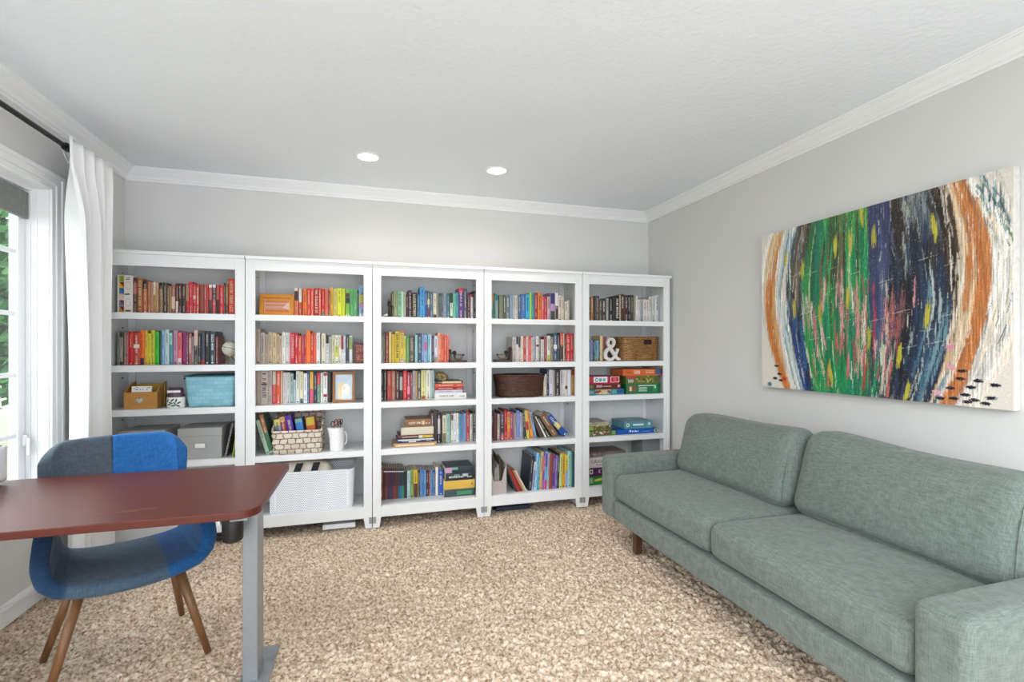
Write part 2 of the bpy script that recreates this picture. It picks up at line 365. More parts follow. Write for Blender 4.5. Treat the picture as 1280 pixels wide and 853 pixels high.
# ---------------------------------------------------------------- bookcases
UW, UX0, YF, UD = .815, -1.6, 3.6074, .36
SHZ = [1.509, 1.174, .895, .5555, .1518]; OT = 1.804
CASES = ['bookcase by window', 'bookcase second from window', 'middle bookcase', 'bookcase second from sofa wall', 'bookcase by sofa wall']
def ux(i): return UX0+i*UW
ST = .058
def bookcase(i, label):
    t = thing('bookcase', label, 'bookcase', (ux(i), YF, 0), 0, 'white bookcases along the back wall')
    W = UW-.004
    b = NB(); box(b, -.004 if i == 0 else 0, W+(.012 if i == 4 else 0), -.012, UD, 1.878, 1.9); obj('top_board', b, 'case', t, bevel=.002)
    b = NB(); box(b, ST, W-ST, 0, .02, OT, 1.878); obj('top_rail', b, 'case', t)
    for s in (0, 1):
        b = NB()
        e = 0 if s == 0 else W; q = 1 if s == 0 else -1
        pl = [(e, 0), (e+q*ST*.8, 0), (e+q*ST, .072), (e+q*ST, 1.878), (e, 1.878)]
        prism(b, pl if s == 0 else pl[::-1], 'y', 0, .022); xa, xb = sorted((e, e+q*.02)); box(b, xa, xb, .022, UD, 0, 1.878)
        obj('side_panel', b, 'case', t, bevel=.0012, segs=1)
    b = NB(); box(b, .02, W-.02, UD-.008, UD, .07, 1.878); box(b, W*.58, W*.58+.004, UD-.0095, UD-.008, .07, 1.878); obj('back_panel', b, 'caseback', t)
    b = NB()
    for xa in (.02, W-.06): box(b, xa, xa+.04, UD-.02, UD-.008, .15, 1.878)
    obj('back_batten', b, 'case', t)
    for k, z in enumerate(SHZ):
        b = NB()
        if k < 4: box(b, ST-.001, W-ST+.001, .001, .02, z-.041, z); box(b, .02, W-.02, .02, UD-.02, z-.022, z); obj('shelf', b, 'case', t, bevel=.0015, segs=1)
        else: box(b, ST-.001, W-ST+.001, .001, .02, .073, z); box(b, .02, W-.02, .02, UD-.02, z-.022, z); obj('bottom_shelf', b, 'case', t, bevel=.0015, segs=1)
    b = NB()
    for k in range(5):
        zz = ([1.878]+SHZ)[k]-.09
        for xa in (.0205, W-.0265): tube(b, [(xa, .25, zz), (xa+.006, .25, zz)], .004, 8)
    obj('shelf_pin', b, 'black', t)
    for k, (xa, xb) in enumerate(((.0004, .022), (W-.022, W))):
        if (i, k) not in ((0, 0), (4, 1)): b = NB(); box(b, xa, xb, -.0035, -.0003, .034, .078); obj('joining_plate', b, 'gray', t)
    return t
for i, lb in enumerate(('white open bookcase next to the window curtain, holding the blue and grey boxes', 'white open bookcase with the white perforated bin on its bottom shelf',
        'white open bookcase in the middle of the row of five', 'white open bookcase holding the oval dark wicker basket', 'white open bookcase with board games, partly behind the sofa arm')): bookcase(i, lb)

# ---------------------------------------------------------------- books
NAMES = {'black': '1a1a1a', 'charcoal': '3c3c3c', 'dark grey': '555555', 'grey': '8a8a8a', 'light grey': 'b4b4b4', 'white': 'e6e4e2', 'cream': 'e2d6bc', 'beige': 'c4b5a4', 'tan': 'b08a60', 'brown': '7a4a28',
 'dark brown': '3a2018', 'maroon': '5a1a20', 'dark red': '8c1c1c', 'red': 'c8202a', 'brick red': 'b04430', 'coral': 'e0705c', 'orange': 'e87020', 'dark orange': 'b8642c', 'mustard': 'c89a28', 'yellow': 'dcc830',
 'lime': 'b4cc40', 'pale green': 'a8c8a0', 'green': '48a048', 'dark green': '1c4a34', 'olive': '74704a', 'sage': '929c80', 'mint': '88c8a4', 'teal': '308a90', 'dark teal': '205460', 'pale teal': 'a0c4c4', 'cyan': '30a8d4',
 'sky blue': '88b0d8', 'blue': '3068b0', 'navy': '202c50', 'slate blue': '506880', 'lavender': 'a0a0cc', 'purple': '60307c', 'plum': '5a2c4a', 'magenta': '94205c', 'rose': 'b05a60', 'dusty pink': 'b89098', 'pale pink': 'dcbcb4', 'peach': 'f0a884'}
def cname(h):
    c = [int(h.lstrip('#')[i:i+2], 16) for i in (0, 2, 4)]
    return min(NAMES, key=lambda n: sum(wt*(a-int(NAMES[n][i:i+2], 16))**2 for (a, i), wt in zip(zip(c, (0, 2, 4)), (2, 4, 3))))
SHN = ['top shelf', 'second shelf', 'middle shelf', 'fourth shelf', 'bottom shelf']
def book_mesh(wd, h, d):
    """case-bound cover: two boards and a slightly rounded spine, in one sheet"""
    b = NB(); t = min(.0025, wd*.18); r = min(.0022, wd*.2)
    out = [(-wd/2, d), (-wd/2, r), (-wd*.36, r*.35), (0, 0), (wd*.36, r*.35), (wd/2, r), (wd/2, d)]
    inn = [(-wd/2+t, d), (-wd/2+t, r+t*.8), (0, t+.0005), (wd/2-t, r+t*.8), (wd/2-t, d)]
    def ring(p, z): return [b.verts.new((x, y, z)) for x, y in p]
    o0, o1, i0, i1 = ring(out, 0), ring(out, h), ring(inn, 0), ring(inn, h)
    for A, B in ((o0, o1), (i0, i1)):
        for k in range(len(A)-1): b.faces.new((A[k], A[k+1], B[k+1], B[k]))
    for o_, i_ in ((o0, i0), (o1, i1)):
        b.faces.new((o_[0], o_[1], i_[1], i_[0])); b.faces.new((o_[1], o_[2], o_[3], i_[2], i_[1])); b.faces.new((o_[3], o_[4], o_[5], i_[3], i_[2])); b.faces.new((o_[5], o_[6], i_[4], i_[3]))
    b.faces.new((o0[0], i0[0], i1[0], o1[0])); b.faces.new((o0[6], o1[6], i1[4], i0[4]))
    return b, t
BRND = random.Random(11)
def book(wd, h, d, color, bands=(), title='auto', extra=None):
    b, t = book_mesh(wd, h, d); o = obj('book', b, 'cover', col=color)
    b = NB(); box(b, -wd/2+t*.9, wd/2-t*.9, .003, d-.004, .003, h-.003); obj('page_block', b, 'page', o)
    P = []
    for f0, f1, hx in bands: P.append((-wd*.36, f0*h, wd*.36, f1*h, hx)) if wd < .012 else P.append((-wd*.44, f0*h+.0004, wd*.44, f1*h-.0004, hx))
    base = bands[-1][2] if bands and bands[-1][1]-bands[-1][0] > .5 else color
    tc = BRND.choice(['#d8d0c4', '#cdbf94', '#e8e4e0', '#c8bcb0']) if lum(base) < .25 else BRND.choice(['#2a2624', '#5a1a1a', '#1a2a4a', '#3a3634'])
    k = BRND.random()
    if title == 'big': P += marks(BRND, h*.8, wd*.5, col=tc, at=(0, h*.93))
    elif title == 'auto' and k < .9:
        P += marks(BRND, h*BRND.uniform(.35, .6), wd*BRND.uniform(.2, .4), col=tc, at=(0, h*.9))
        if BRND.random() < .7: P += marks(BRND, h*.2, wd*.24, col=tc, at=(0, h*.27))
        if BRND.random() < .6: P.append((-wd*.2, h*.03, wd*.2, h*.065, tc))
    if extra: P += extra(wd, h)
    if P: patches('spine_print', P, o, y=-.0003 if wd > .012 else -.0002)
    return o
used_labels = set()
def shelf_books(ci, si, spec, dy=.12, depth=.17, group=None):
    """spec rows: photo columns of both spine edges, photo row of the top, colour, bands, optional lean (photo column shift of the top), title"""
    Y = YF+dy; zs = SHZ[si]; rows = []; prev = ux(ci)+.0225
    for r in spec:
        x0, x1, yt, hx = r[:4]; bands = r[4] if len(r) > 4 else (); lean = r[5] if len(r) > 5 else 0; title = r[6] if len(r) > 6 else 'auto'
        X0, X1 = x_at(x0, Y), x_at(x1, Y)
        if not lean: X0 = max(X0, prev)
        X1 = min(max(X1, X0+.006), ux(ci)+UW-.0225); X0 = min(X0, X1-.005)
        h = z_at(yt, (X0+X1)/2, Y)-zs; h = min(h, ([OT+.05]+SHZ)[si]-zs-.03)
        rows.append((X0+.0003, X1-.0003, h, hx, bands, lean, title, Y)); prev = X1 if not lean else prev
    keys = []
    for r in rows:
        k = cname(r[3])
        if r[4]:
            bn = [cname(q[2]) for q in r[4]]; bn = [n for n in dict.fromkeys(bn) if n != k][:1]
            if bn:
                q = max(r[4], key=lambda z: z[1]-z[0]); f0, f1 = q[0], q[1]
                k += ' and '+bn[0] if f1-f0 > .3 else ' with '+bn[0]+' '+('top' if f0 > .66 else 'foot' if f1 < .4 else 'band')
        keys.append(k)
    seen = {}; ordn = ['first', 'second', 'third', 'fourth', 'fifth', 'sixth', 'seventh', 'eighth', 'ninth', 'tenth', 'eleventh']
    for r, k in zip(rows, keys):
        X0, X1, h, hx, bands, lean, title, Y = r; seen[k] = seen.get(k, 0)+1
        d = min(depth*BRND.uniform(.92, 1.06), UD-.025-dy)
        wd = X1-X0
        if lean:
            th = math.atan2(x_at(lean+640, Y)-x_at(640, Y), h); o = book(wd, h/math.cos(th), d, hx, bands, title)
            off = wd/2 if th > 0 else -wd/2
            o.rotation_euler = (0, th, 0)
            # rest the lower corner on the shelf
            px = X1 if th > 0 else X0
            o.location = (px-off*math.cos(th), Y, zs+.0004+abs(off*math.sin(th)))
        else:
            o = book(wd, h, d, hx, bands, title); o.location = ((X0+X1)/2, Y, zs+.0004)
        sh = '%s of %s' % (SHN[si], CASES[ci])
        lb = ('%s book, %s' % (k, sh)) if keys.count(k) == 1 else ('%s book, %s such from window, %s' % (k, ordn[min(seen[k]-1, 10)], sh))
        if lean and keys.count(k) == 1: lb = 'leaning '+lb
        if len(lb.replace(',', ' ').split()) > 16: lb = lb.replace(' and ', '-', 1)
        tag(o, lb, 'book', group or 'books on %s' % sh)
W_, K_ = '#e8e4e0', '#1c1a1a'
def art_spine(wd, h):
    P = [(-wd*.46, .004, wd*.46, h-.004, '#e6dfd6')]
    x0, x1 = -wd*.36, -wd*.06; n = 6; s = h/n*.95
    for k, (c1, c2) in enumerate((('#c89a20', '#7a1a20'), ('#4a78a8', '#8a2020'), ('#e0c8b8', '#a81c38'), ('#4a78a8', '#3a5888'), ('#e8b820', '#8a1c1c'), ('#8aa030', '#d8a020'))):
        z = .008+s*k; P += [(x0, z, x1, z+s*.96, c1), ([(x0, z+s*.96), (x1, z), (x1, z+s*.96)], c2)]
    for cz in (.72, .28):
        for a in range(10):
            an = a/10*2*PI; cx, z = wd*.2+wd*.16*math.cos(an), h*cz+h*.1*math.sin(an); P.append((cx-.0012, z-.002, cx+.0012, z+.004, '#1a1a1a'))
    P += [(wd*.05, h*.88, wd*.3, h*.9, '#1a1a1a'), (wd*.1, h*.93, wd*.34, h*.945, '#1a1a1a'), (wd*.02, h*.05, wd*.36, h*.09, '#8a1c30'), (0, h*.48, wd*.3, h*.52, '#c8a0b0')]
    return P
S = shelf_books
def special(ci, si, x0, x1, yt, hx, label, extra, dy=.12, depth=.18, title=None):
    Y = YF+dy; X0, X1 = x_at(x0, Y), x_at(x1, Y); o = book(X1-X0, z_at(yt, (X0+X1)/2, Y)-SHZ[si], depth, hx, (), title, extra)
    o.location = ((X0+X1)/2, Y, SHZ[si]+.0004); return tag(o, label, 'book', 'books on %s of %s' % (SHN[si], CASES[ci]))
special(0, 0, 146.3, 166, 344, '#e6dfd6', 'thick white book with colourful geometric squares on its spine, top shelf by window', art_spine)
S(0, 0, [(166.3,171.5,347.5,'#4a2018',[(.55,.85,'#b06058')]),(171.8,178,348,'#a05a30',(),0,'big'),(178.5,184,351,'#b8672e',[(.75,1,'#241c1a')]),(184.5,188,352,'#a8683f'),(188,191.5,353,'#b5806a'),(191.5,194.6,353,'#b58d45',[(.6,1,'#e8d8b8')]),(194.6,198,353,'#c79a7c'),
 (199,203.5,353.5,'#8f7448',[(.79,1,'#1c1814')]),(204,208.5,353.5,'#4a3d38'),(209,211.5,357,'#7a6238'),(211.5,214,358,'#a88860'),(214.3,219,356,'#9a5a54',[(.18,.6,'#d8c0a0')]),(219.5,223,354.5,'#5a2020',[(.03,.43,'#d8ccc0')]),(223,227,354.5,'#3e1a18'),(227,232.3,355,'#3a2422'),
 (232.5,236,355.5,'#c23028',[(.45,.97,'#b09070')]),(236,240.8,352.5,'#c8203a'),(241,245,355,'#c0392b',[(.5,.62,'#e0b0a0')]),(245,249,356,'#bf4030'),(249.5,254.5,356,'#8a4030'),(255,258,356,'#c04a48'),(258,260.4,356,'#b84038'),(260.8,265.2,356,'#c05058',[(0,.5,'#463a3a'),(.9,1,'#e8e0dc')]),(265.4,270,356,'#34302f',[(0,.5,'#d03038'),(.9,1,'#e8e0dc')]),(270.2,274,356,'#b05048',[(0,.5,'#241c1c')]),
 (274.4,279.5,356.5,'#d8202c'),(279.6,282,354,'#4a2828'),(282.1,285.3,355,'#8a6a2a',[(0,.4,'#7a1c20')]),(285.6,293,348.5,'#d8301e',(),0,'big'),(293.2,297.5,349,'#c83828')])
S(0, 1, [(146,148.8,415,'#8a9484'),(149.3,154,416,'#3a3230',[(.1,.86,'#a89a90')]),(154.4,158,415,'#8a7068'),(158,160.6,415,'#b84858'),(160.8,166.2,414.5,'#c8182a'),(166.5,174.7,416,'#b83820',[(.52,.64,'#e8d8c8')]),(175,180.2,413,'#f06a10',[(0,.2,'#2a2048')]),(180.5,184.5,413.5,'#d8b020'),(184.5,188.5,417,'#d8c828'),(188.6,193.2,413,'#d0cc30'),
 (193.5,198.5,415,'#38c030'),(198.6,201.2,413.5,'#0a4a20'),(201.5,205.7,413.5,'#8ab0d8'),(206,211.2,412.5,'#c0d8d8'),(211.5,215.6,416,'#5a9aa8',[(.62,.98,'#a8d8cc')]),(216.4,221.7,413.5,'#c090a8'),(222,227,416,'#e86a70',[(0,.2,'#e8dce0')]),(227.8,232.5,415.5,'#8a1860'),(232.5,235.6,416,'#6a2848'),(235.9,239.6,417,'#a86868',[(.35,.85,'#c8a0a0')]),
 (239.8,242,421,'#a09098'),(242.4,247,413,'#d8b8b0',[(0,.55,'#2a3030')]),(247.4,251,417.5,'#26302e'),(251.3,256,416,'#3a4050',[(0,.13,'#b02028')]),(256.4,261.6,414,'#1a1e18'),(262,269,414.5,'#2a3848'),(269.6,272.2,421,'#98504a')])
S(1, 0, [(368,372.6,360,'#e08058',[(.55,.88,'#241c20'),(.9,1,'#dcdcd0')]),(373.4,377.3,361,'#c84830',[(.5,1,'#dcdcd8')]),(378.3,383.6,361,'#e8701e'),(384,388,360.5,'#d83a20'),(388.3,392.3,361,'#e04830'),(392.8,398,360.5,'#b02818',(),0,'big'),(398.3,401.4,360,'#e05030'),(401.8,406,361.5,'#c81a10',[(0,.2,'#607840')]),(406.3,410.1,361.5,'#e86a50'),(410.3,412.6,364,'#8a4a20'),
 (412.9,416.2,359.5,'#e8a828'),(416.5,421.1,361,'#d8c870'),(421.4,427,360.5,'#dce020'),(427.2,431.5,361,'#c8d028'),(432,437.2,362,'#7ab830',[(.02,.1,W_),(.5,.7,'#241c24'),(.72,.86,'#5a2838')]),(437.7,442.5,361.5,'#5ab068'),(442.8,446.1,362,'#78c080'),(446.2,448.2,363,'#206038'),(448.6,456.5,357,'#8ab4d8',[(0,.12,W_),(.3,.45,'#c088b8'),(.45,.72,'#c8c050')])])
S(1, 1, [(319.8,325.2,411,'#bcab9c'),(325.5,331,416,'#c4b4a8'),(331,334.7,418,'#b8a898'),(335,340.2,415.5,'#c8b490'),(340.4,345.6,416,'#d0ba90'),(345.8,349.1,418,'#c8a888'),(349.3,352.2,420,'#d0b8a0'),(352.6,356.6,415.5,'#e8e4dc'),(356.8,361,416,'#c8d0cc'),(361,362.9,416,'#e8a8a8'),(363,368.2,416,'#c8102a',(),0,'big'),(368.4,372.6,416.5,'#c01420'),(372.8,376.7,420,'#d84a30'),(376.9,380.4,419.5,'#a83048'),(380.4,382.6,418,'#b81820'),(382.7,388.2,413.5,'#f07018'),
 (388.3,392,417,'#c82810'),(392,395.2,417.5,'#e05838'),(395.4,400.2,416,'#e0dcd8'),(401.5,407,417,'#d8d0b8'),(407.2,411.2,419,'#d0d4d8',[(.7,1,'#241f20')]),(411.4,414.7,421,'#b8b4a4'),(414.9,418.2,419,'#d4ceb0'),(418.4,423.2,419,'#dcdcc8',[(.22,.62,'#c8cc50')]),(423.4,426.2,419,'#e8d8c8'),(426.2,429.6,420,'#e0dcd8',[(.5,1,'#98303a')]),(429.6,432,420,'#e0e4ec'),(432.2,436.4,418.5,'#2c3a48'),(436.6,440.6,420,'#d8dcdc',[(.5,.95,'#8aa050')])])
S(1, 2, [(319.5,325.7,464,'#b0a498'),(326,334.7,464,'#c8b8ac',[(.58,.63,'#8a2028')],0,'big'),(335,340,464,'#b8aaa4'),(340.4,345,464.5,'#c8b8a8',[(0,.6,'#c81420')]),(345.3,350.7,464,'#d84a28'),(350.9,353.6,464,'#c8b098'),(353.9,358,466,'#d4ccc8'),(358.1,362.6,466,'#ccc8cc'),(362.8,366.6,467,'#98b8b0'),(366.8,369.6,475,'#b8c8d8'),(369.8,374.6,464,'#d8d8d0'),(374.8,379,465,'#e0d8b0',[(0,.15,'#3a6a80')]),(379.4,384,467,'#e4e8ec'),(384.1,386.7,465,'#34588c'),
 (387.2,391.7,465,'#d8a848',[(0,.45,'#d8507a')]),(392.2,396.1,467,'#2a2848'),(396.3,400.6,466,'#5a8a70',[(.6,1,'#d81848')]),(400.8,403.7,466,'#e0e4dc'),(404,409.2,465.5,'#ece8e4',[(.18,.28,'#b8304a'),(.88,.98,'#b8304a')]),(409.4,413.6,466,'#2a2420')], dy=.1)
S(2, 0, [(489.6,492,364.5,'#6a6840'),(492,496.7,364.5,'#98a078'),(497,501.6,364.5,'#88b890'),(501.6,504.7,364.5,'#b8d8b8'),(505,507.3,365,'#b8b498'),(507.5,510.3,368,'#2a1c20'),(510.4,514.7,363,'#4a3038'),(515,521.2,366,'#1c1a24',(),0,'big'),(521.4,524.6,368,'#3a6a90'),(524.8,531,359,'#3a98d0'),(531,534,363.5,'#2850a0'),(534,537.4,364,'#50604a',[(0,.35,'#6a3040'),(.5,.7,'#c8c090')]),(537.5,541.2,365,'#4a6a80'),(541.5,545.6,367,'#e0d4c0',[(0,.16,'#5a3a2c')]),(545.8,548.6,367,'#8a9080'),(548.8,551.3,367,'#2a4a58'),
 (551.3,554.2,367,'#5a6068'),(554.3,558.2,366,'#8a98a8'),(558.4,562.2,367,'#2a6a78'),(562.4,566.1,366.5,'#123a2c',[(.1,.62,'#d0dcc8')]),(566.3,569.1,367,'#70c0a0'),(569.2,573,366,'#4a98a0'),(573.2,579.2,360.5,'#5a3078',[(.87,1,'#e04030')]),(579.4,583.7,361,'#4a4e60'),(584,588.2,366,'#5a2840'),(588.4,591.6,368,'#e8e0e0',[(.88,1,'#a02830')]),(591.8,595.6,364,'#2c2e38')])
S(2, 1, [(475.5,477,419,'#9a7878'),(477,478.8,419,'#b8b8a8'),(479,481.2,417,'#5a7a68'),(481.4,486,415.5,'#8a1818'),(486.1,489.1,415,'#e8cc88'),(489.3,493.8,418,'#d0b428'),(493.9,499.7,414.5,'#dcb828',(),0,'big'),(499.9,505,414,'#dcc440',[(0,.15,'#d8c0b8'),(.93,1,'#d86a58')]),(505,507.7,420,'#d0c858'),(507.9,511.7,420,'#3a8a48'),(511.9,517.7,420,'#5a5248'),(518.7,522,419,'#98c8cc'),(522.1,527.1,417,'#1a4a68'),(527.2,529.8,418,'#98a8d8'),(530,534.2,419,'#88b0d8',[(.45,.72,'#d870a0')]),(534.7,537.6,418,'#88c8d0'),(537.6,539.4,418,'#d0e4e8'),
 (539.5,542.7,420,'#383058'),(542.9,547.1,420,'#dcd8e8',[(0,.2,'#a89a80')]),(547.3,550.7,416,'#f0a890'),(550.9,555.1,418,'#e86840'),(555.3,558.7,419,'#d85848'),(558.8,562.1,420,'#e87868')])
S(2, 2, [(475.5,479.6,463,'#1e1814'),(479.7,483.4,463,'#2a1210'),(484,489,464,'#c04838'),(489.2,494.2,464,'#b86a5a'),(494.4,499.2,464.5,'#50301c'),(499.4,503.4,466,'#241c20',[(.35,.85,'#b8b0b0')]),(503.8,508.7,464,'#d82030'),(508.9,512.6,466,'#a82850',[(.2,.5,'#e890a0')]),(512.8,515.6,466,'#8a3848'),(515.7,519.6,464,'#a8a0a0'),(519.6,521.7,464,'#c09a60'),(521.9,526.2,464,'#4a4a44'),(526.4,532.2,463,'#d8d890',[(0,.12,'#c87030')]),(532.4,538.1,463,'#e4e0d0'),(538.3,543,463,'#a8c0c0')], dy=.13)
S(2, 3, [(539,541.7,517,'#8a6a70'),(541.9,546.7,515,'#3a3034'),(546.9,550.6,516,'#1c1c24',[(.3,.8,'#c8c8c8')]),(550.7,553,520,'#2a2018'),(553.2,557.7,519.5,'#e4dcc0',[(0,.35,'#8a7a58')]),(558,562,518,'#a8c8bc'),(562,563.7,519,'#50888c'),(563.8,566.6,518,'#dcd8c0',[(.78,.98,'#703038')]),(566.8,570.6,517,'#e0e0ec'),(570.8,573.6,517,'#e4e0cc'),(573.8,576.5,518,'#5098c0'),(576.6,579.2,518,'#5a7898'),(579.4,582.7,517,'#8098c8'),(582.9,587.1,515.5,'#a82a34'),(587.4,590.6,518,'#dcd8d0'),(590.8,595.3,514.5,'#4a484c')], dy=.13)
S(2, 4, [(474.6,479.2,584,'#7a3a38')]+[(479.4+2.56*k, 479.4+2.56*(k+1), 586, c, [(0,.42,c2),(.88,.92,'#d8d8d8')], 0, None) for k, (c, c2) in enumerate((('#3a1a1a','#4a2a20'),('#5a2a24','#7a4030'),('#4a2230','#3a2040'),('#3a2040','#2a2a60'),('#40203a','#5a2030'),('#402830','#7a3428'),('#5a2428','#6a2a28'),('#2a3440','#2a5a80'),('#243a44','#2a7a90'),('#20383a','#2a8a78')))]+
 [(505.2,508.8,590,'#1c2c28'),(509,512.7,589,'#b8ccd4'),(512.9,516.7,588,'#7aa058'),(516.9,522,588,'#d8b030',[(0,.5,'#5a3020')]),(522.1,525,588,'#241c20'),(525.1,527.6,588,'#4a80b8'),(527.7,530,588,'#3a78b8'),(530.1,532.6,588,'#5a88c0'),(532.7,535.5,588,'#2a2430'),(535.6,538,588,'#8a3038'),(538.1,540.6,588,'#5a98c8'),(540.7,544.2,588,'#2a5890'),(544.5,547.7,584,'#e0dcd0'),(548,554.2,587,'#2a58b0')], dy=.14)
S(3, 0, [(613,617,367.5,'#5a8a88',[(.72,1,'#d8962a')]),(617,619,367,'#1a5a48'),(619,622.9,368,'#88a0a0',[(.75,1,'#2a7a88')]),(624,629,369,'#7a8060'),(629.2,632.2,369,'#605848'),(632.4,637.2,369,'#68787a'),(637.4,641,368.5,'#8a9cb0'),(641.1,644.1,369,'#b4b8b0'),(644.2,647.1,369.5,'#dcd0cc'),(647.4,651.2,369,'#506878'),(651.4,657,368,'#3a6cb0'),(657.2,661.7,368.5,'#2aa8d0'),(661.9,664.6,366,'#a0cc58'),(664.8,668,366,'#2a98a0'),(668.2,672,366,'#a01838'),(672.2,677,366.5,'#e07a28'),(677.2,680.1,371,'#d85060'),(680.2,684.1,371,'#b81838'),(684.2,687.7,371,'#c8a8b0'),
 (688,693.7,366,'#b088b8',[(0,.34,'#26402c'),(.6,.97,'#2a2c68')],0,None),(694.1,697.8,366,'#e8dcd8',[(0,.53,'#3a2418')]),(698,702.2,369,'#d8c4b8'),(702.4,705.2,371,'#d0c8b4'),(706,709.2,377,'#d4ccb8'),(709.4,711.7,375.5,'#dcd8c8')])
S(3, 1, [(640.6,645,421.5,'#c8c0b8'),(645.1,648,421.5,'#d8d0c8',[(.7,1,'#242c3c')]),(648.1,650.7,421.5,'#d8ccc0',[(.58,1,'#3a3858')]),(651,654.4,420.5,'#e4d4c0'),(654.5,657.6,420.5,'#b83020'),(657.7,660.5,421,'#e0c8c0'),(660.6,664.1,421,'#d83838'),(664.1,665.7,422,'#dccab0'),(665.9,669.2,421,'#b4b4c0'),(669.9,673.5,420,'#e0d8d4',[(.57,.66,'#8a2028')]),(673.6,676,421,'#6a6a6c'),(676.1,680,424.5,'#d4ccc0'),(680.1,683.2,421.5,'#983048'),(683.9,688.1,420,'#dcd8cc',[(0,.25,'#c0c060')]),(688.3,691.7,421,'#7a7060'),
 (691.9,696.6,417,'#2a4c68',[(.44,.6,'#d8e0e4')]),(696.8,699.7,419,'#3a4450'),(700,704.1,416,'#402c28',[(.56,.98,'#d8583a')]),(704.2,705.6,417,'#d8ccb0'),(705.7,707.7,417.5,'#581c1c'),(708,712.7,418,'#d83c30'),(712.9,716.6,417,'#d03038')])
S(3, 2, [(679.7,683.4,468,'#dccab0'),(683.5,686.4,462,'#203a60'),(686.6,691,462.5,'#d0c8d0'),(691.1,693.6,463,'#b0a8a0'),(694,700,463,'#1c1c22'),(700.2,703.5,463,'#b8b0b4'),(703.6,706,463,'#e0d8d4'),(706.1,709.6,463,'#d8d0cc',[(.25,.38,'#5a3020')]),(709.9,713.6,462.5,'#dce0e8'),(713.9,718,462,'#c0985a',[(.78,1,'#8a1c1c')])], dy=.1)
S(3, 3, [(612.2,614.2,515,'#4a6860'),(614.3,617.2,517,'#3a3038'),(617.3,621.8,517,'#5a1420'),(621.9,624.7,518,'#d0c4b4'),(625.4,630.3,515,'#5a3a5a',[(0,.2,'#b03a50'),(.25,.65,'#2a3028')]),(630.5,634,513,'#b81c1c'),(634.1,638,515,'#d87a50',[(.4,.8,'#d8a038')]),(638.1,640.6,515,'#a83060'),(640.7,643,516,'#8a5a80'),(643.1,645.5,517,'#a89a78'),(645.6,649.6,514,'#6a80c0'),(649.7,652,516,'#b0b0d0'),(652.1,654.3,517,'#909088'),
 (655.2,658.2,513,'#143028',(),-2.6),(658.6,662.2,513,'#c8b858',[(.3,.6,'#a83048')],-3.6),(663.2,667.2,514,'#d08a3c',[(0,.3,'#e09038')],-5),(668.2,671.4,515,'#7aa0c8',(),-7),(675.6,681,520.5,'#4a342c',(),-11.5,None),(681.6,683.6,521,'#e0dcd0',(),-14,None),(684.6,688.6,522,'#2a2a22',(),-15.5),(691.4,698.6,520,'#7a5a38',(),-18),(704.6,711.4,521.2,'#1c4a98',[(.35,.62,'#d0b848')],-22.5)], dy=.1, depth=.2)

# remaining shelves: leaning books, stacks, containers
def stack_book(ci, si, x0, x1, y0, y1, hx, label, dy=.08, depth=.2, pages=False, art=None, title=True, base=None):
    """a book lying flat, spine to the room; base = z of what it lies on"""
    Y = YF+dy; X0, X1 = x_at(x0, Y), x_at(x1, Y); th = (y1-y0)/FPX*((X0+X1)/2*SN+Y*CS); L = X1-X0
    b, t = book_mesh(th, L, depth); bmesh.ops.rotate(b, verts=b.verts, cent=(0, 0, 0), matrix=Matrix.Rotation(PI/2, 3, 'Y')); bmesh.ops.translate(b, verts=b.verts, vec=(-L/2, 0, th/2))
    o = obj('book', b, 'cover', col=hx)
    b = NB(); ya = .0005 if pages else .003
    box(b, -L/2+.003, L/2-.003, ya if not pages else -.0008, depth-.004, t, th-t); obj('page_block', b, 'page', o)
    P = []
    if art: P += [(-L/2+a*L, th*c, -L/2+b_*L, th*d, hx_) for a, c, b_, d, hx_ in art]
    if title and not pages:
        tc = '#efe8da' if lum(hx) < .3 else '#2a2624'; P += marks(BRND, L*.5, th*.26, col=tc, along='x', at=(-L*.38, th*.38)); P += marks(BRND, L*.16, th*.2, col=tc, along='x', at=(L*.28, th*.34))
    if P: patches('spine_print', P, o, y=-.0004)
    o.location = ((X0+X1)/2, Y, base); return tag(o, label, 'book', 'flat stack on %s of %s' % (SHN[si], CASES[ci])), base+th+.0003
z = SHZ[2]+.0004
for a in ((543.4,583,492.6,500,'#e6e2de','thick white book at the foot of the flat stack, middle shelf of middle bookcase',None),(543.6,578,488.8,492.5,'#c9c8d6','thin pale lavender book under the dark red one, flat stack, middle bookcase',None),
          (543.6,579.6,485,488.8,'#a01c2c','dark red book lying in the flat stack, middle shelf of middle bookcase',None),(544,578.8,480.8,485,'#d0502e','orange red book lying near the top of flat stack, middle bookcase',None),
          (544,578.4,477.6,480.7,'#2a2418','black and cream book lying on top of the flat stack, under the rock',[(.25,.1,.95,.9,'#dcc494')])):
    _, z = stack_book(2, 2, *a[:5], a[5], dy=.09, art=a[6], base=z)
ROCKZ = z
z = SHZ[3]+.0004
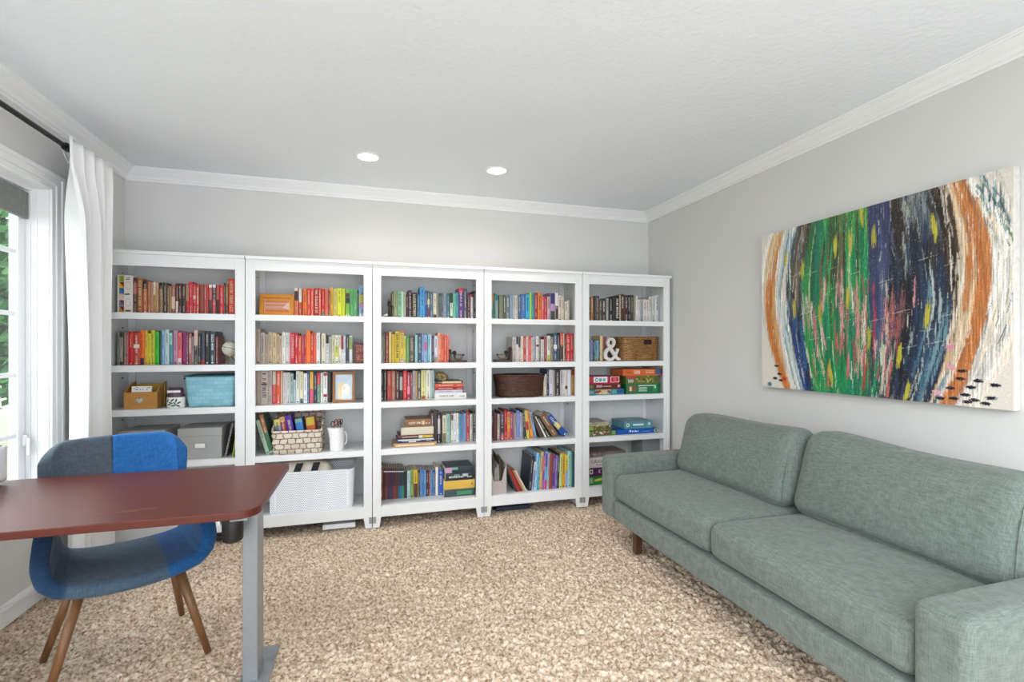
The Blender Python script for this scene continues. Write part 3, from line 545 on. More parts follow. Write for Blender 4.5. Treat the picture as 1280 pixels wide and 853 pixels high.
for a in ((491.5,546,553,558,'#a8825c','tan open-edged book at the bottom of the flat stack, fourth shelf, middle bookcase',[(.05,.2,.95,.7,'#d8b890')],.04,False),(496.5,543,549.6,554,'#34346c','blue and white book lying above the tan one, fourth shelf, middle bookcase',[(.02,.6,.98,.98,'#c0d0c8'),(.3,.1,.5,.4,'#e0e0e8')],.05,False),
          (497.5,542,545.2,549.6,'#5a2420','maroon and yellow book lying below the cream page block, middle bookcase',[(.58,.1,.68,.9,'#d8d0c0'),(.68,.1,.98,.9,'#c8a828')],.06,False),
          (501.5,542,535.6,545,'#e0d6b8','thick cream book lying flat under the old leather book, middle bookcase',None,.07,True),(507.5,539,526.2,535.4,'#8a6038','old brown leather book on top of the flat stack, fourth shelf, middle bookcase',[(.62,.25,.74,.75,'#d8b890')],.09,False)):
    _, z = stack_book(2, 3, *a[:5], a[5], dy=a[7], art=a[6], base=z, pages=a[8], depth=.16 if a[8] else .2)
z = SHZ[4]+.0004
for a in ((555.6,594,611.4,620.6,'#35484a','dark green book at the foot of the flat stack, bottom shelf, middle bookcase',[(.4,.2,.9,.7,'#3a8a58')],False),(555.2,593.6,600.6,611.2,'#d8ae48','thick mustard yellow book in the flat stack, bottom shelf, middle bookcase',[(.88,.4,.92,.6,'#8a6a20')],False),
          (557,592,591.6,600.4,'#16282c','black book with teal lettering in flat stack, bottom shelf, middle bookcase',[(.3,.55,.5,.85,'#58989a'),(.6,.5,.8,.9,'#b0bcc8')],False),(556.6,591.4,583,591.4,'#1e3236','black and pink book on top of the flat stack, bottom shelf, middle bookcase',[(0,.1,.24,.9,'#c898b8'),(.25,.55,.45,.9,'#70a8a4')],False)):
    _, z = stack_book(2, 4, *a[:5], a[5], dy=.07, art=a[6], base=z, title=lum(a[4]) < .02)

# ---------------------------------------------------------------- shelf objects
def at_shelf(ci, si, px, dy): Y = YF+dy; return (x_at(px, Y), Y, SHZ[si]+.0005)
def px_w(x0, x1, dy): return x_at(x1, YF+dy)-x_at(x0, YF+dy)
def px_h(y0, y1, px, dy): Y = YF+dy; X = x_at(px, Y); return (y1-y0)/FPX*(X*SN+Y*CS)
# orange picture frame, lying upright on the second bookcase's top shelf
def frame(name, label, ci, si, x0, x1, yt, dy, bar, m, art, lean=.12, deep=.018, group=None):
    Y = YF+dy; X0, X1 = x_at(x0, Y), x_at(x1, Y); wd = X1-X0; h = z_at(yt, (X0+X1)/2, Y)-SHZ[si]
    t = thing(name, label, 'picture frame', ((X0+X1)/2, Y, SHZ[si]+.003)); t.rotation_euler = (-lean, 0, 0)
    b = NB(); o4 = [(-wd/2, 0), (wd/2, 0), (wd/2, h), (-wd/2, h)]; i4 = [(-wd/2+bar, bar), (wd/2-bar, bar), (wd/2-bar, h-bar), (-wd/2+bar, h-bar)]
    for k in range(4):
        j = (k+1) % 4; prism(b, [o4[k], o4[j], i4[j], i4[k]], 'y', 0, deep)
    obj('frame_bar', b, m, t, bevel=.002)
    b = NB(); box(b, -wd/2+bar*.6, wd/2-bar*.6, deep*.62, deep*.8, bar*.6, h-bar*.6); obj('backing_board', b, 'cream', t)
    patches('picture', art(wd-2*bar, h-2*bar, bar), t, y=deep*.6)
    b = NB(); box(b, -.02, .02, deep*.8, deep, h*.25, h*.7); obj('easel_back', b, 'black', t)
    return t
M['orange_wood'] = mat('orange_frame_lacquer', '#cf8510', .3, noise=.08)
M['gold_wood'] = mat('honey_brown_frame_wood', '#96602a', .4, noise=.15, nscale=12, stretch=(1, 1, 6))
def art1(w_, h, b0):
    P = [(-w_/2, b0, w_/2, b0+h, '#c87a50')]; cols = ['#c86a38', '#c88a70', '#d09888', '#c8785a', '#d0a088', '#c87038', '#cc8c20']
    for k, c in enumerate(cols): P.append((-w_*.46, b0+h*(.03+k*.13), w_*.46, b0+h*(.03+k*.13)+h*.13, c))
    P += [([(w_*.2, b0+h*.3), (w_*.46, b0+h*.75), (w_*.46, b0+h*.2)], '#d8b8b0'), (-w_*.48, b0, -w_*.46, b0+h*.95, '#e8c8a0'), (w_*.46, b0, w_*.48, b0+h*.95, '#f0c890')]
    return P
frame('picture_frame', 'wide orange picture frame standing on top shelf of bookcase second from window', 1, 0, 324, 367, 368, .1, .026, 'orange_wood', art1)
def art2(w_, h, b0):
    P = [(-w_/2, b0, w_/2, b0+h, '#c9d6e4'), ell(-w_*.1, b0+h*.3, w_*.28, h*.4, '#e8cf9a'), ell(-w_*.2, b0+h*.1, w_*.14, h*.3, '#e8d8b0'), ell(w_*.12, b0+h*.34, w_*.26, h*.3, '#ece9e2'), ell(w_*.16, b0+h*.08, w_*.3, h*.14, '#dfe4ee'),
         ell(w_*.02, b0+h*.47, .003, .004, '#4a4a52', 8), ell(w_*.2, b0+h*.47, .003, .004, '#4a4a52', 8), (w_*.06, b0+h*.33, w_*.2, b0+h*.34, '#8a8a90'), (-w_/2, b0, w_/2, b0+h*.04, '#b0b8c8')]
    for k in range(14): x = -w_*.38+k*w_*.055; P.append((x, b0+h*(.8+.05*math.sin(k*2.1)), x+w_*.045, b0+h*(.815+.05*math.sin(k*2.1)), '#6a6a9a'))
    for k in range(10): x = -w_*.3+k*w_*.05; P.append((x, b0+h*(.7+.04*math.sin(k*1.7)), x+w_*.035, b0+h*(.712+.04*math.sin(k*1.7)), '#7a7aa4'))
    return P
frame('picture_frame', 'brown wooden frame around a pale drawing of a yellow-haired face', 1, 2, 415.6, 443.6, 465.6, .06, .018, 'gold_wood', art2, lean=.1)
# globe on a gold stand
M['globe'] = mat('cream_globe', '#d3cfc0', .4, noise=.25, nscale=14); M['gold'] = mat('brass', '#b8964a', .3, metal=.9)
gx, gy, gz = at_shelf(0, 1, 287.5, .09); R_ = px_w(277.5, 297.6, .09)/2; t = thing('globe', 'small cream globe on gold stand, second shelf of bookcase by window', 'globe', (gx, gy, gz))
gc = px_h(435.5, 455, 287, .09)
b = NB(); bmesh.ops.create_uvsphere(b, u_segments=28, v_segments=18, radius=R_); bmesh.ops.translate(b, verts=b.verts, vec=(0, 0, gc)); obj('ball', b, 'globe', t, smooth=True)
b = NB(); tube(b, [((R_+.001)*math.cos(a/32*2*PI), (R_+.001)*math.sin(a/32*2*PI), gc+.3*R_*math.cos(a/32*2*PI+2.6)) for a in range(33)], .0016, 6); obj('equator_ring', b, 'black', t)
b = NB(); tube(b, [((R_+.006)*math.sin(a), 0, gc+(R_+.006)*math.cos(a)) for a in [PI*.05+PI*k/20 for k in range(20)]], .002, 6); obj('meridian_arc', b, 'gold', t)
b = NB()
for k in range(3): a = k*2*PI/3-PI/2; tube(b, [(0, 0, gc-R_-.002), (.02*math.cos(a), .02*math.sin(a), (gc-R_)*.7), (.045*math.cos(a), .045*math.sin(a), .003)], .003, 8)
lathe(b, [(.001, gc-R_-.006), (.012, gc-R_-.004), (.012, gc-R_+.002), (.001, gc-R_+.004)], 16); obj('stand', b, 'gold', t)
# ornate red drawers box
def ornate():
    x, y, z = at_shelf(1, 1, 448.5, .1); wd = px_w(441, 456, .1); h = px_h(430.5, 455, 448, .1)
    t = thing('trinket_box', 'dark red patterned trinket box with two tiers, second shelf of bookcase second from window', 'box', (x, y, z))
    b = NB(); box(b, -wd/2, wd/2, .004, .1, 0, h); obj('body', b, mat('dark_red_wood', '#4a1c18', .4), t, bevel=.002)
    for k in range(2):
        z0 = h*.04+k*h*.48; b = NB(); box(b, -wd/2+.022, wd/2-.003, -.002, .004, z0, z0+h*.44); d = obj('drawer', b, mat('red_lacquer', '#8a3a30', .4, noise=.5, nscale=90), t, bevel=.001)
        rn = random.Random(k); P = [(-wd/2+.026+rn.random()*(wd-.034), z0+.006+rn.random()*h*.34, 0, 0, rn.choice(['#c8a888', '#b8805c', '#d8b8a0'])) for _ in range(22)]
        patches('painted_pattern', [(p[0], p[1], p[0]+.004, p[1]+.003, p[4]) for p in P], d, y=-.0024)
ornate()
# wooden letter box with a heart cut-out
def letter_box():
    dy = .045; x0, x1 = x_at(154.5, YF+dy), x_at(196.5, YF+dy); wd = x1-x0; h = px_h(486, 507, 176, dy); D = .16
    t = thing('letter_box', 'small golden wood letter box with heart cut-out, middle shelf of bookcase by window', 'box', ((x0+x1)/2, YF+dy, SHZ[2]+.0006))
    M['pine'] = mat('golden_pine', '#b9823c', .45, noise=.12, nscale=10, stretch=(1, 8, 8))
    cv = bpy.data.curves.new('front_panel', 'CURVE'); cv.dimensions = '2D'; cv.fill_mode = 'BOTH'; cv.extrude = .004
    def sp(pts):
        s = cv.splines.new('POLY'); s.points.add(len(pts)-1); s.use_cyclic_u = True
        for p, q in zip(s.points, pts): p.co = (q[0], q[1], 0, 1)
    sp([(-wd/2+.008, 0), (wd/2-.008, 0), (wd/2-.008, h), (-wd/2+.008, h)])
    hr = []
    for k in range(30):
        a = k/30*2*PI; hr.append((.00145*16*math.sin(a)**3*.95-.008, h*.5+.00145*(13*math.cos(a)-5*math.cos(2*a)-2*math.cos(3*a)-math.cos(4*a))))
    sp(hr)
    co = bpy.data.objects.new('front_panel', cv); COL.objects.link(co); cv.materials.append(M['pine']); co.parent = t; co.rotation_euler = (PI/2, 0, 0); co.location = (0, .004, 0); solidify_curve(co)
    for s in (-1, 1):
        b = NB(); xa, xb = sorted((s*wd/2, s*(wd/2-.008))); poly = [(0, 0), (D, 0), (D, h*1.55)]+[(D*(.75-.7*k/8), h*(1.5-.5*(k/8)**1.6)) for k in range(9)]+[(0, h)]
        prism(b, poly, 'x', xa, xb); obj('side_panel', b, 'pine', t, bevel=.001)
    b = NB(); box(b, -wd/2+.008, wd/2-.008, D-.008, D, 0, h*1.4); obj('back_panel', b, 'pine', t); b = NB(); box(b, -wd/2+.008, wd/2-.008, .008, D-.008, 0, .006); obj('bottom_panel', b, 'pine', t)
    X, Y, Z = t.location
    b = NB(); box(b, -.055, .055, 0, .006, 0, h*1.28); o = obj('card_stack', b, 'cream', loc=(X-.004, Y+.016, Z+.0065)); o.rotation_euler = (-.04, .02, 0); tag(o, 'white patterned cards standing in the front of the wooden letter box', 'cards')
    rn = random.Random(4); patches('dotted_pattern', [(p, q, p+.006, q+.005, '#3a3a3a') for p, q in [(-.05+.1*rn.random(), h*1.03+h*.17*rn.random()) for _ in range(9)]], o)
    b = NB(); box(b, -.075, .075, 0, .022, 0, .148); o = obj('envelope_bundle', b, mat('mustard_paper', '#a88a30', .6), loc=(X+.022, Y+.11, Z+.0065), bevel=.002); tag(o, 'mustard envelopes standing at the back of the wooden letter box', 'envelopes')
letter_box()
# floral jar with dark lid
x, y, z = at_shelf(0, 2, 220.3, .07); t = thing('lidded_jar', 'small white jar with leaf pattern and purple lid, beside the blue basket', 'jar', (x, y, z))
rj = px_w(208.8, 231.6, .07)/2; hj = px_h(493, 506.5, 220, .07)
b = NB(); lathe(b, [(rj*.94, 0), (rj, .004), (rj, hj-.004), (rj*.95, hj)], 36); bd = obj('body', b, 'cream', t, smooth=True)
vs, fs, cs = [], [], []
def leafpatch(a0, zc, ra, rz, rot, c):
    base = len(vs); n = 10
    for k in range(n):
        u, v = ra*math.cos(2*PI*k/n), rz*math.sin(2*PI*k/n); a = a0+(u*math.cos(rot)-v*math.sin(rot))/rj; zz = zc+u*math.sin(rot)+v*math.cos(rot)
        vs.append(((rj+.0006)*math.sin(a), -(rj+.0006)*math.cos(a), zz)); cs.append(lin(c))
    fs.append(list(range(base, base+n)))
for a0, f, ro, c in ((-.7, .7, .9, '#3a5058'), (-.3, .5, -.3, '#2a5a60'), (-.1, .75, .7, '#3a4a50'), (.15, .45, 2.2, '#2f8a8a'), (.3, .7, 1.3, '#1f5a64'), (.6, .5, .5, '#3a3a48'), (0, .25, .1, '#4a5860'), (.5, .22, -.5, '#33484e'), (-.5, .35, .2, '#4a5860')):
    leafpatch(a0, hj*f, .014, .005, ro, c)
me = bpy.data.meshes.new('leaf_pattern'); me.from_pydata(vs, [], fs); ca = me.color_attributes.new('Col', 'FLOAT_COLOR', 'CORNER'); ca.data.foreach_set('color', np.array(cs, dtype=np.float32).ravel()); obj_me('leaf_pattern', me, 'printed', bd)
b = NB(); lathe(b, [(rj*.96, hj), (rj*.97, hj+.006), (rj*.8, hj+.022), (rj*.78, hj+.05), (rj*.6, hj+.06), (.001, hj+.062)], 32); obj('lid', b, mat('purple_grey_lid', '#5a4458', .4), t, smooth=True)
b = NB(); box(b, -rj*.72, rj*.72, -rj*.82, -rj*.8, hj+.03, hj+.044); obj('name_tag', b, 'cream', t)
# woven baskets
def rrect(t, a, bb, e):
    an = t*2*PI-PI*.75; c, s = math.cos(an), math.sin(an); k = (abs(c)**e+abs(s)**e)**(-1/e); return a*c*k, bb*s*k
def basket(name, label, loc, top, bot, h, e, m, nu=120, nv=15, amp=.003, rim=.005, rimm=None, zt=None, rz=0, wave=12, rows=None):
    t = thing(name, label, 'basket', loc, rz)
    def P(u, v, off=0):
        a = bot[0]+(top[0]-bot[0])*v; bb = bot[1]+(top[1]-bot[1])*v
        x, y = rrect(u, a, bb, e); H = zt(x/a, y/bb)*h if zt else h
        d = Vector((x/a, y/bb, 0)).normalized(); p = Vector((x, y, .004+v*(H-.004)))+d*off; return p
    b = NB(); grid(b, lambda u, v: P(u, v, amp*math.cos(u*2*PI*wave)*(1 if int(round(v*(nv-1))) % 2 else -1)), nu, nv, closed=True)
    wl = obj('woven_side', b, m, t, smooth=True, solid=.004)
    b = NB(); vv = [b.verts.new(P(k/48, 0)) for k in range(48)]; b.faces.new(vv); obj('bottom', b, m, t, solid=.004)
    b = NB(); tube(b, [P(k/80, 1) for k in range(81)], rim, 8, caps=False); obj('rim', b, rimm or m, t, smooth=True)
    return t, P
def woven(name, c1, c2, gap_shade, scale, bw, rh, ms, bump=.6):
    """strands crossing over and under, the shade in the gaps between put in as darker colour"""
    m = mat(name, c1, .6); t = m.node_tree; L = t.links.new; b = t.nodes['Principled BSDF']
    tc = t.nodes.new('ShaderNodeTexCoord'); br = t.nodes.new('ShaderNodeTexBrick'); d1 = t.nodes.new('ShaderNodeVectorMath'); d1.operation = 'DOT_PRODUCT'; d1.inputs[1].default_value = (1, 1, 0); d2 = t.nodes.new('ShaderNodeVectorMath'); d2.operation = 'DOT_PRODUCT'; d2.inputs[1].default_value = (0, 0, 1)
    nz_ = t.nodes.new('ShaderNodeTexNoise'); nz_.inputs['Scale'].default_value = 40; ad = t.nodes.new('ShaderNodeVectorMath'); ad.operation = 'SCALE'; ad.inputs['Scale'].default_value = .006; L(tc.outputs['Object'], nz_.inputs['Vector']); L(nz_.outputs['Color'], ad.inputs[0]); a2 = t.nodes.new('ShaderNodeVectorMath'); L(tc.outputs['Object'], a2.inputs[0]); L(ad.outputs[0], a2.inputs[1])
    L(a2.outputs[0], d1.inputs[0]); L(a2.outputs[0], d2.inputs[0]); cb = t.nodes.new('ShaderNodeCombineXYZ'); L(d1.outputs['Value'], cb.inputs[0]); L(d2.outputs['Value'], cb.inputs[1]); L(cb.outputs[0], br.inputs['Vector'])
    br.inputs['Color1'].default_value = lin(c1); br.inputs['Color2'].default_value = lin(c2); br.inputs['Mortar'].default_value = lin(gap_shade); br.inputs['Scale'].default_value = scale; br.inputs['Mortar Size'].default_value = ms; br.inputs['Mortar Smooth'].default_value = .3
    br.inputs['Brick Width'].default_value = bw; br.inputs['Row Height'].default_value = rh; br.offset = .5
    L(br.outputs['Color'], b.inputs['Base Color']); bp = t.nodes.new('ShaderNodeBump'); bp.inputs['Strength'].default_value = bump; bp.inputs['Distance'].default_value = .004; bp.invert = True; L(br.outputs['Fac'], bp.inputs['Height']); L(bp.outputs[0], b.inputs['Normal']); return m
M['strap'] = woven('blue_woven_strap', '#93c6d4', '#7fb6c6', '#6aa5b6', 22, .9, .55, .018)
M['wicker_white'] = woven('whitewashed_wicker', '#dccfc1', '#cbbdad', '#85725f', 12.5, .62, .46, .05)
M['wicker_dark'] = woven('dark_brown_wicker', '#6e4630', '#4c2c1c', '#24130c', 24, .5, .26, .05)
M['seagrass'] = woven('golden_seagrass', '#b98a50', '#94683a', '#54371c', 26, .7, .30, .055)
M['teal_liner'] = mat('dark_teal_edge', '#2d5a66', .6)
dy = .035; xa, xb = x_at(229, YF+dy), x_at(295.6, YF+dy); hb = px_h(468.5, 507, 262, dy)
t, _ = basket('storage_basket', 'light blue woven strap basket, middle shelf of bookcase by window', ((xa+xb)/2, YF+dy+.13, SHZ[2]+.0006), ((xb-xa)/2, .13), ((xb-xa)/2*.86, .115), hb, 12, 'strap', amp=0, rim=.004, rimm='teal_liner', nv=8)
b = NB()
for s in (-1, 1): tube(b, [(s*(xb-xa)/2*.95, -.1335, hb-.012), (s*(xb-xa)/2*.95, -.129, hb-.012)], .005, 10)
obj('corner_rivet', b, 'black', t)
dy = .02; xa, xb = x_at(339.8, YF+dy), x_at(402, YF+dy); hb = px_h(540.5, 568.5, 370, dy)
WBX = (xa+xb)/2; WBY = YF+dy+.12; WBH = hb
basket('wicker_basket', 'whitewashed wicker basket with tall back, holding bright books', (WBX, WBY, SHZ[3]+.0006), ((xb-xa)/2, .12), ((xb-xa)/2*.97, .115), hb, 14, 'wicker_white', nu=200, nv=7, amp=.009, rim=.008, wave=11, zt=lambda x, y: 1+max(0, (y+.9)/1.9)**1.0*.72)
dy = .02; xa, xb = x_at(618.5, YF+dy+.12), x_at(679.8, YF+dy+.12); hb = px_h(471, 498, 650, dy)
basket('wicker_basket', 'oval dark brown wicker basket, middle shelf of bookcase second from sofa wall', ((xa+xb)/2, YF+dy+.135, SHZ[2]+.0006), ((xb-xa)/2, .135), ((xb-xa)/2*.88, .115), hb, 2.2, 'wicker_dark', nu=300, nv=11, amp=.007, rim=.009, wave=22)
dy = .03; xa, xb = x_at(775.5, YF+dy), x_at(827.5, YF+dy); hb = px_h(424, 453.6, 800, dy)
SGX, SGY = (xa+xb)/2+.012, YF+dy+.14
t, _ = basket('seagrass_basket', 'golden brown seagrass basket with cut-out handle, second shelf of bookcase by sofa wall', (SGX, SGY, SHZ[1]+.0006), ((xb-xa)/2*.97, .125), ((xb-xa)/2*.94, .12), hb, 5, 'seagrass', nu=260, nv=19, amp=.0055, rim=.006, wave=40, rz=.16)
b = NB(); box(b, .0, .08, -.134, -.118, hb*.70, hb*.9); obj('handle_slot', b, mat('dark_slot', '#2a160c', .9), t, bevel=.004)
# bright books held by the white basket
def loose_book(wd, h, d, hx, loc, rot, label, group, bands=(), title='auto'):
    o = book(wd, h, d, hx, bands, title); o.rotation_euler = rot; o.location = loc; return tag(o, label, 'book', group)
for px, wpx, yt, hx, nm, bands, ln in ((351, 7.5, 524, '#8fa4b4', 'grey blue book with yellow top', [(.8, 1, '#d8cc60')], -.12), (359.5, 7, 520.5, '#9a2c34', 'dark red spotted book', [(.85, 1, '#c89a58')], -.16), (369, 7.5, 518.5, '#5a1ca0', 'purple book', (), -.2), (379.5, 9, 523, '#2f7cc0', 'bright blue book', [(.88, 1, '#78a898')], -.16), (391.5, 11, 521.5, '#c05a24', 'orange and yellow thick book', [(.75, 1, '#c8b030')], -.1)):
    Y = YF+.1; X = x_at(px, Y); h = z_at(yt, X, Y)-SHZ[3]-.012
    loose_book(px_w(px-wpx/2, px+wpx/2, .1), h, .14, hx, (X+.0, Y, SHZ[3]+.012), (0, ln, 0), nm+' standing in the whitewashed wicker basket', 'books in the whitewashed wicker basket', bands)
for xb_, xt_, yt, wpx, hx, nm, bands in ((335.2, 321.3, 526, 5, '#a8c0a8', 'sage green thin book', ()), (339.2, 326, 519, 5.5, '#40684a', 'brown and green book', [(.55, 1, '#a8602c')])):
    Y = YF+.06; X1 = x_at(xb_, Y); h = z_at(yt, X1, Y)-SHZ[3]; th = math.atan2(x_at(xt_, Y)-x_at(xb_, Y), h); wd = px_w(0+300, wpx+300, .06)
    o = book(wd, h/math.cos(th), .2, hx, bands); o.rotation_euler = (0, th, 0); o.location = (X1+.0, Y, SHZ[3]+.0005+abs(wd/2*math.sin(th)))
    tag(o, nm+' leaning beside the whitewashed wicker basket', 'book', 'books leaning beside the wicker basket')
# white pitcher with scissors
dy = .08; x, y, z = at_shelf(1, 3, 421, dy); t = thing('pitcher', 'small white ceramic pitcher holding scissors, fourth shelf of bookcase second from window', 'pitcher', (x, y, z))
rp = px_w(412, 429.5, dy)/2; hp = px_h(533.5, 562, 421, dy)
M['ceramic'] = mat('white_glaze', '#eceaea', .2, noise=.02)
b = NB()
V = grid(b, lambda u, v: ((lambda r, a: (r*math.cos(a)*(1+.0)-(.022*max(0, math.cos(a-PI))**6*max(0, v-.55)/.45), r*math.sin(a), v*hp))(rp*(.93+.1*math.sin(v*PI)-.03*v), u*2*PI)), 40, 16, closed=True); b.faces.new([c[0] for c in V][::-1]); obj('body', b, 'ceramic', t, smooth=True, solid=.004)
b = NB(); tube(b, [(rp*.95+.022*math.sin(a), 0, hp*.5-hp*.3*math.cos(a)) for a in [PI*k/12 for k in range(13)]], .005, 8); obj('handle', b, 'ceramic', t, smooth=True)
patches('printed_dots', [(-.01+.008*i, hp*.5+.009*j, -.007+.008*i, hp*.5+.003+.009*j, '#3a3a3a') for i in range(3) for j in range(3)], t, y=-rp*1.035)
M['redplastic'] = mat('orange_red_plastic', '#b04a2c', .4)
for k, (dx, hh, m, lb) in enumerate(((-.016, .04, 'black', 'black handled scissors in the white pitcher, nearer the wicker basket'), (.006, .042, 'redplastic', 'orange handled scissors in the middle of the white pitcher'), (.024, .044, 'black', 'black handled scissors in the white pitcher, away from the basket'))):
    t = thing('scissors', lb, 'scissors', (x+dx, y+.004*k, z+.01), .4*k, 'scissors in the white pitcher')
    b = NB(); box(b, -.004, .004, -.001, .001, 0, hp*.95); obj('blade', b, 'steel', t)
    for s in (-1, 1):
        b = NB(); tube(b, [(s*.011+.0125*math.cos(a), .004*s, hp+.012+s*.006+.019*(1+math.sin(a))-.012) for a in [2*PI*q/14 for q in range(15)]], .003, 6); obj('handle', b, m, t, smooth=True)
# white perforated bin with a canvas tote
def hexmat():
    m = mat('white_perforated_plastic', '#eef0f4', .4); t = m.node_tree; L = t.links.new; b = t.nodes['Principled BSDF']; tc = t.nodes.new('ShaderNodeTexCoord')
    def comb(off):
        mp = t.nodes.new('ShaderNodeMapping'); mp.inputs['Scale'].default_value = (90, 0, 52); mp.inputs['Location'].default_value = (off, 0, off); L(tc.outputs['Object'], mp.inputs[0])
        fr = t.nodes.new('ShaderNodeVectorMath'); fr.operation = 'FRACTION'; L(mp.outputs[0], fr.inputs[0])
        sb = t.nodes.new('ShaderNodeVectorMath'); sb.operation = 'SUBTRACT'; L(fr.outputs[0], sb.inputs[0]); sb.inputs[1].default_value = (.5, 0, .5)
        ml = t.nodes.new('ShaderNodeVectorMath'); ml.operation = 'MULTIPLY'; L(sb.outputs[0], ml.inputs[0]); ml.inputs[1].default_value = (1, 0, 1.73)
        ln = t.nodes.new('ShaderNodeVectorMath'); ln.operation = 'LENGTH'; L(ml.outputs[0], ln.inputs[0]); return ln.outputs['Value']
    mn = t.nodes.new('ShaderNodeMath'); mn.operation = 'MINIMUM'; L(comb(0), mn.inputs[0]); L(comb(.5), mn.inputs[1])
    r = t.nodes.new('ShaderNodeValToRGB'); r.color_ramp.elements[0].position = .2; r.color_ramp.elements[0].color = lin('#868ca2'); r.color_ramp.elements[1].position = .3; r.color_ramp.elements[1].color = lin('#f0f2f6')
    L(mn.outputs[0], r.inputs[0]); L(r.outputs[0], b.inputs['Base Color']); bp = t.nodes.new('ShaderNodeBump'); bp.inputs['Strength'].default_value = .6; bp.inputs['Distance'].default_value = .003; L(mn.outputs[0], bp.inputs['Height']); L(bp.outputs[0], b.inputs['Normal']); return m
M['perforated'] = hexmat(); M['whiteplastic'] = mat('white_plastic', '#eceef2', .35)
dy = .03; xa, xb = x_at(337, YF+dy), x_at(441, YF+dy); hb = px_h(597, 646, 385, dy); bx = (xa+xb)/2
t = thing('plastic_bin', 'white perforated plastic bin with flared end, bottom shelf, behind the desk corner', 'bin', (bx, YF+dy, SHZ[4]+.0006)); hw = (xb-xa)/2
b = NB(); box(b, -hw, hw-.045, 0, .004, .004, hb); obj('front_panel', b, 'perforated', t, bevel=.002)
for s in (-1, 1):
    b = NB()
    def side(u, v, s=s):
        # rounded corner, then the end wall rising and flaring towards the back
        a = u; cx = hw-.045
        if a < .35: an = a/.35*PI/2; x_, y_ = cx+.045*math.sin(an), .045*(1-math.cos(an))
        else: x_, y_ = hw, .045+(a-.35)/.65*.2
        H = hb*(1+.3*max(0, (a-.15)/.85)**2) if s > 0 else hb
        return (s*(x_+.022*v*(a if s > 0 else .3)), y_, .004+v*(H-.004))
    grid(b, side, 24, 10); obj('end_wall', b, 'whiteplastic', t, smooth=True, solid=.004)
b = NB(); box(b, -hw+.002, hw-.002, .24, .245, .004, hb*1.05); obj('back_wall', b, 'perforated', t); b = NB(); box(b, -hw+.004, hw-.004, .004, .242, 0, .005); obj('base', b, 'whiteplastic', t)
b = NB(); tube(b, [(-hw, .002, hb), (hw-.045, .002, hb)], .005, 8); obj('rim', b, 'whiteplastic', t, smooth=True)
M['tote'] = mat('cream_canvas', '#cfc8ba', .9, noise=.1, bump=.3); M['strapblack'] = mat('black_webbing', '#191a1d', .8)
t = thing('tote_bag', 'cream canvas tote bag with black straps stuffed in the white bin', 'bag', (bx-.06, YF+dy+.12, SHZ[4]+.008))
b = NB(); soft_box(b, .36, .19, .3, .05, (0, .01, .02), 14, (0, 0, .152), wob=.008, seed=3); obj('bag_body', b, 'tote', t, smooth=True)
for k, (x0, x1, xm) in enumerate(((-.1, -.02, -.09), (.02, .09, .07), (-.165, -.125, -.15))):
    b = NB()
    def strap(u, v, x0=x0, x1=x1, xm=xm): return ((x0*(1-u)+x1*u)+(v-.5)*.044, -.104-.006*math.sin(u*PI)-.012*(u*(1-u)),   .10+.225*u)
    grid(b, strap, 10, 3); obj('strap', b, 'strapblack', t, smooth=True, solid=.003)
# grey lidded storage boxes
def gbox(x0, x1, yt, label, dy=.045):
    xa, xb = x_at(x0, YF+dy), x_at(x1, YF+dy); wd = xb-xa; h = z_at(yt, xa, YF+dy)-SHZ[3]
    t = thing('storage_box', label, 'storage box', ((xa+xb)/2, YF+dy, SHZ[3]+.0006), 0, 'grey lidded boxes on fourth shelf'); D = .26
    b = NB(); box(b, -wd/2+.004, wd/2-.004, .004, D-.004, 0, h-.01); obj('body', b, 'graybox', t, bevel=.003)
    b = NB(); box(b, -wd/2, wd/2, 0, D, h-.056, h); obj('lid', b, 'graybox', t, bevel=.004)
    b = NB(); box(b, -.034, .034, -.0005, .004, h*.33, h*.33+.036); l = obj('label_holder', b, 'gray', t, bevel=.002); b = NB(); box(b, -.029, .029, -.001, 0, h*.33+.004, h*.33+.032); obj('paper_label', b, 'cream', l)
gbox(221.5, 277.6, 536.5, 'grey lidded storage box with white label, fourth shelf of bookcase by window'); gbox(147.5, 206.5, 540, 'grey lidded storage box half hidden behind the blue chair back')
for px, tp, wpx, hx, nm in ((282.5, 292.5, 2.4, '#4a4440', 'spiral bound dark notebook leaning between grey box and bookcase side'), (291.5, 295.8, 2, '#b0b848', 'thin lime green notebook leaning against the bookcase side')):
    Y = YF+.05; X1 = x_at(px, Y); h = z_at(527 if wpx > 2.2 else 545, X1, Y)-SHZ[3]; th = math.atan2(x_at(tp, Y)-X1, h); wd = .008
    o = book(wd, h, .2, hx, (), None); o.rotation_euler = (0, th, 0); o.location = (X1-wd/2, Y, SHZ[3]+.0005+wd/2*abs(math.sin(th))); o.name = 'notebook'; tag(o, nm, 'notebook', 'notebooks beside the grey box')
    if wpx > 2.2:
        b = NB()
        for k in range(18): tube(b, [(.006*math.cos(a), -.001+.004*math.sin(a), h*(.04+.052*k)) for a in [2*PI*q/8 for q in range(9)]], .0011, 5)
        obj('spiral_binding', b, 'cream', o)
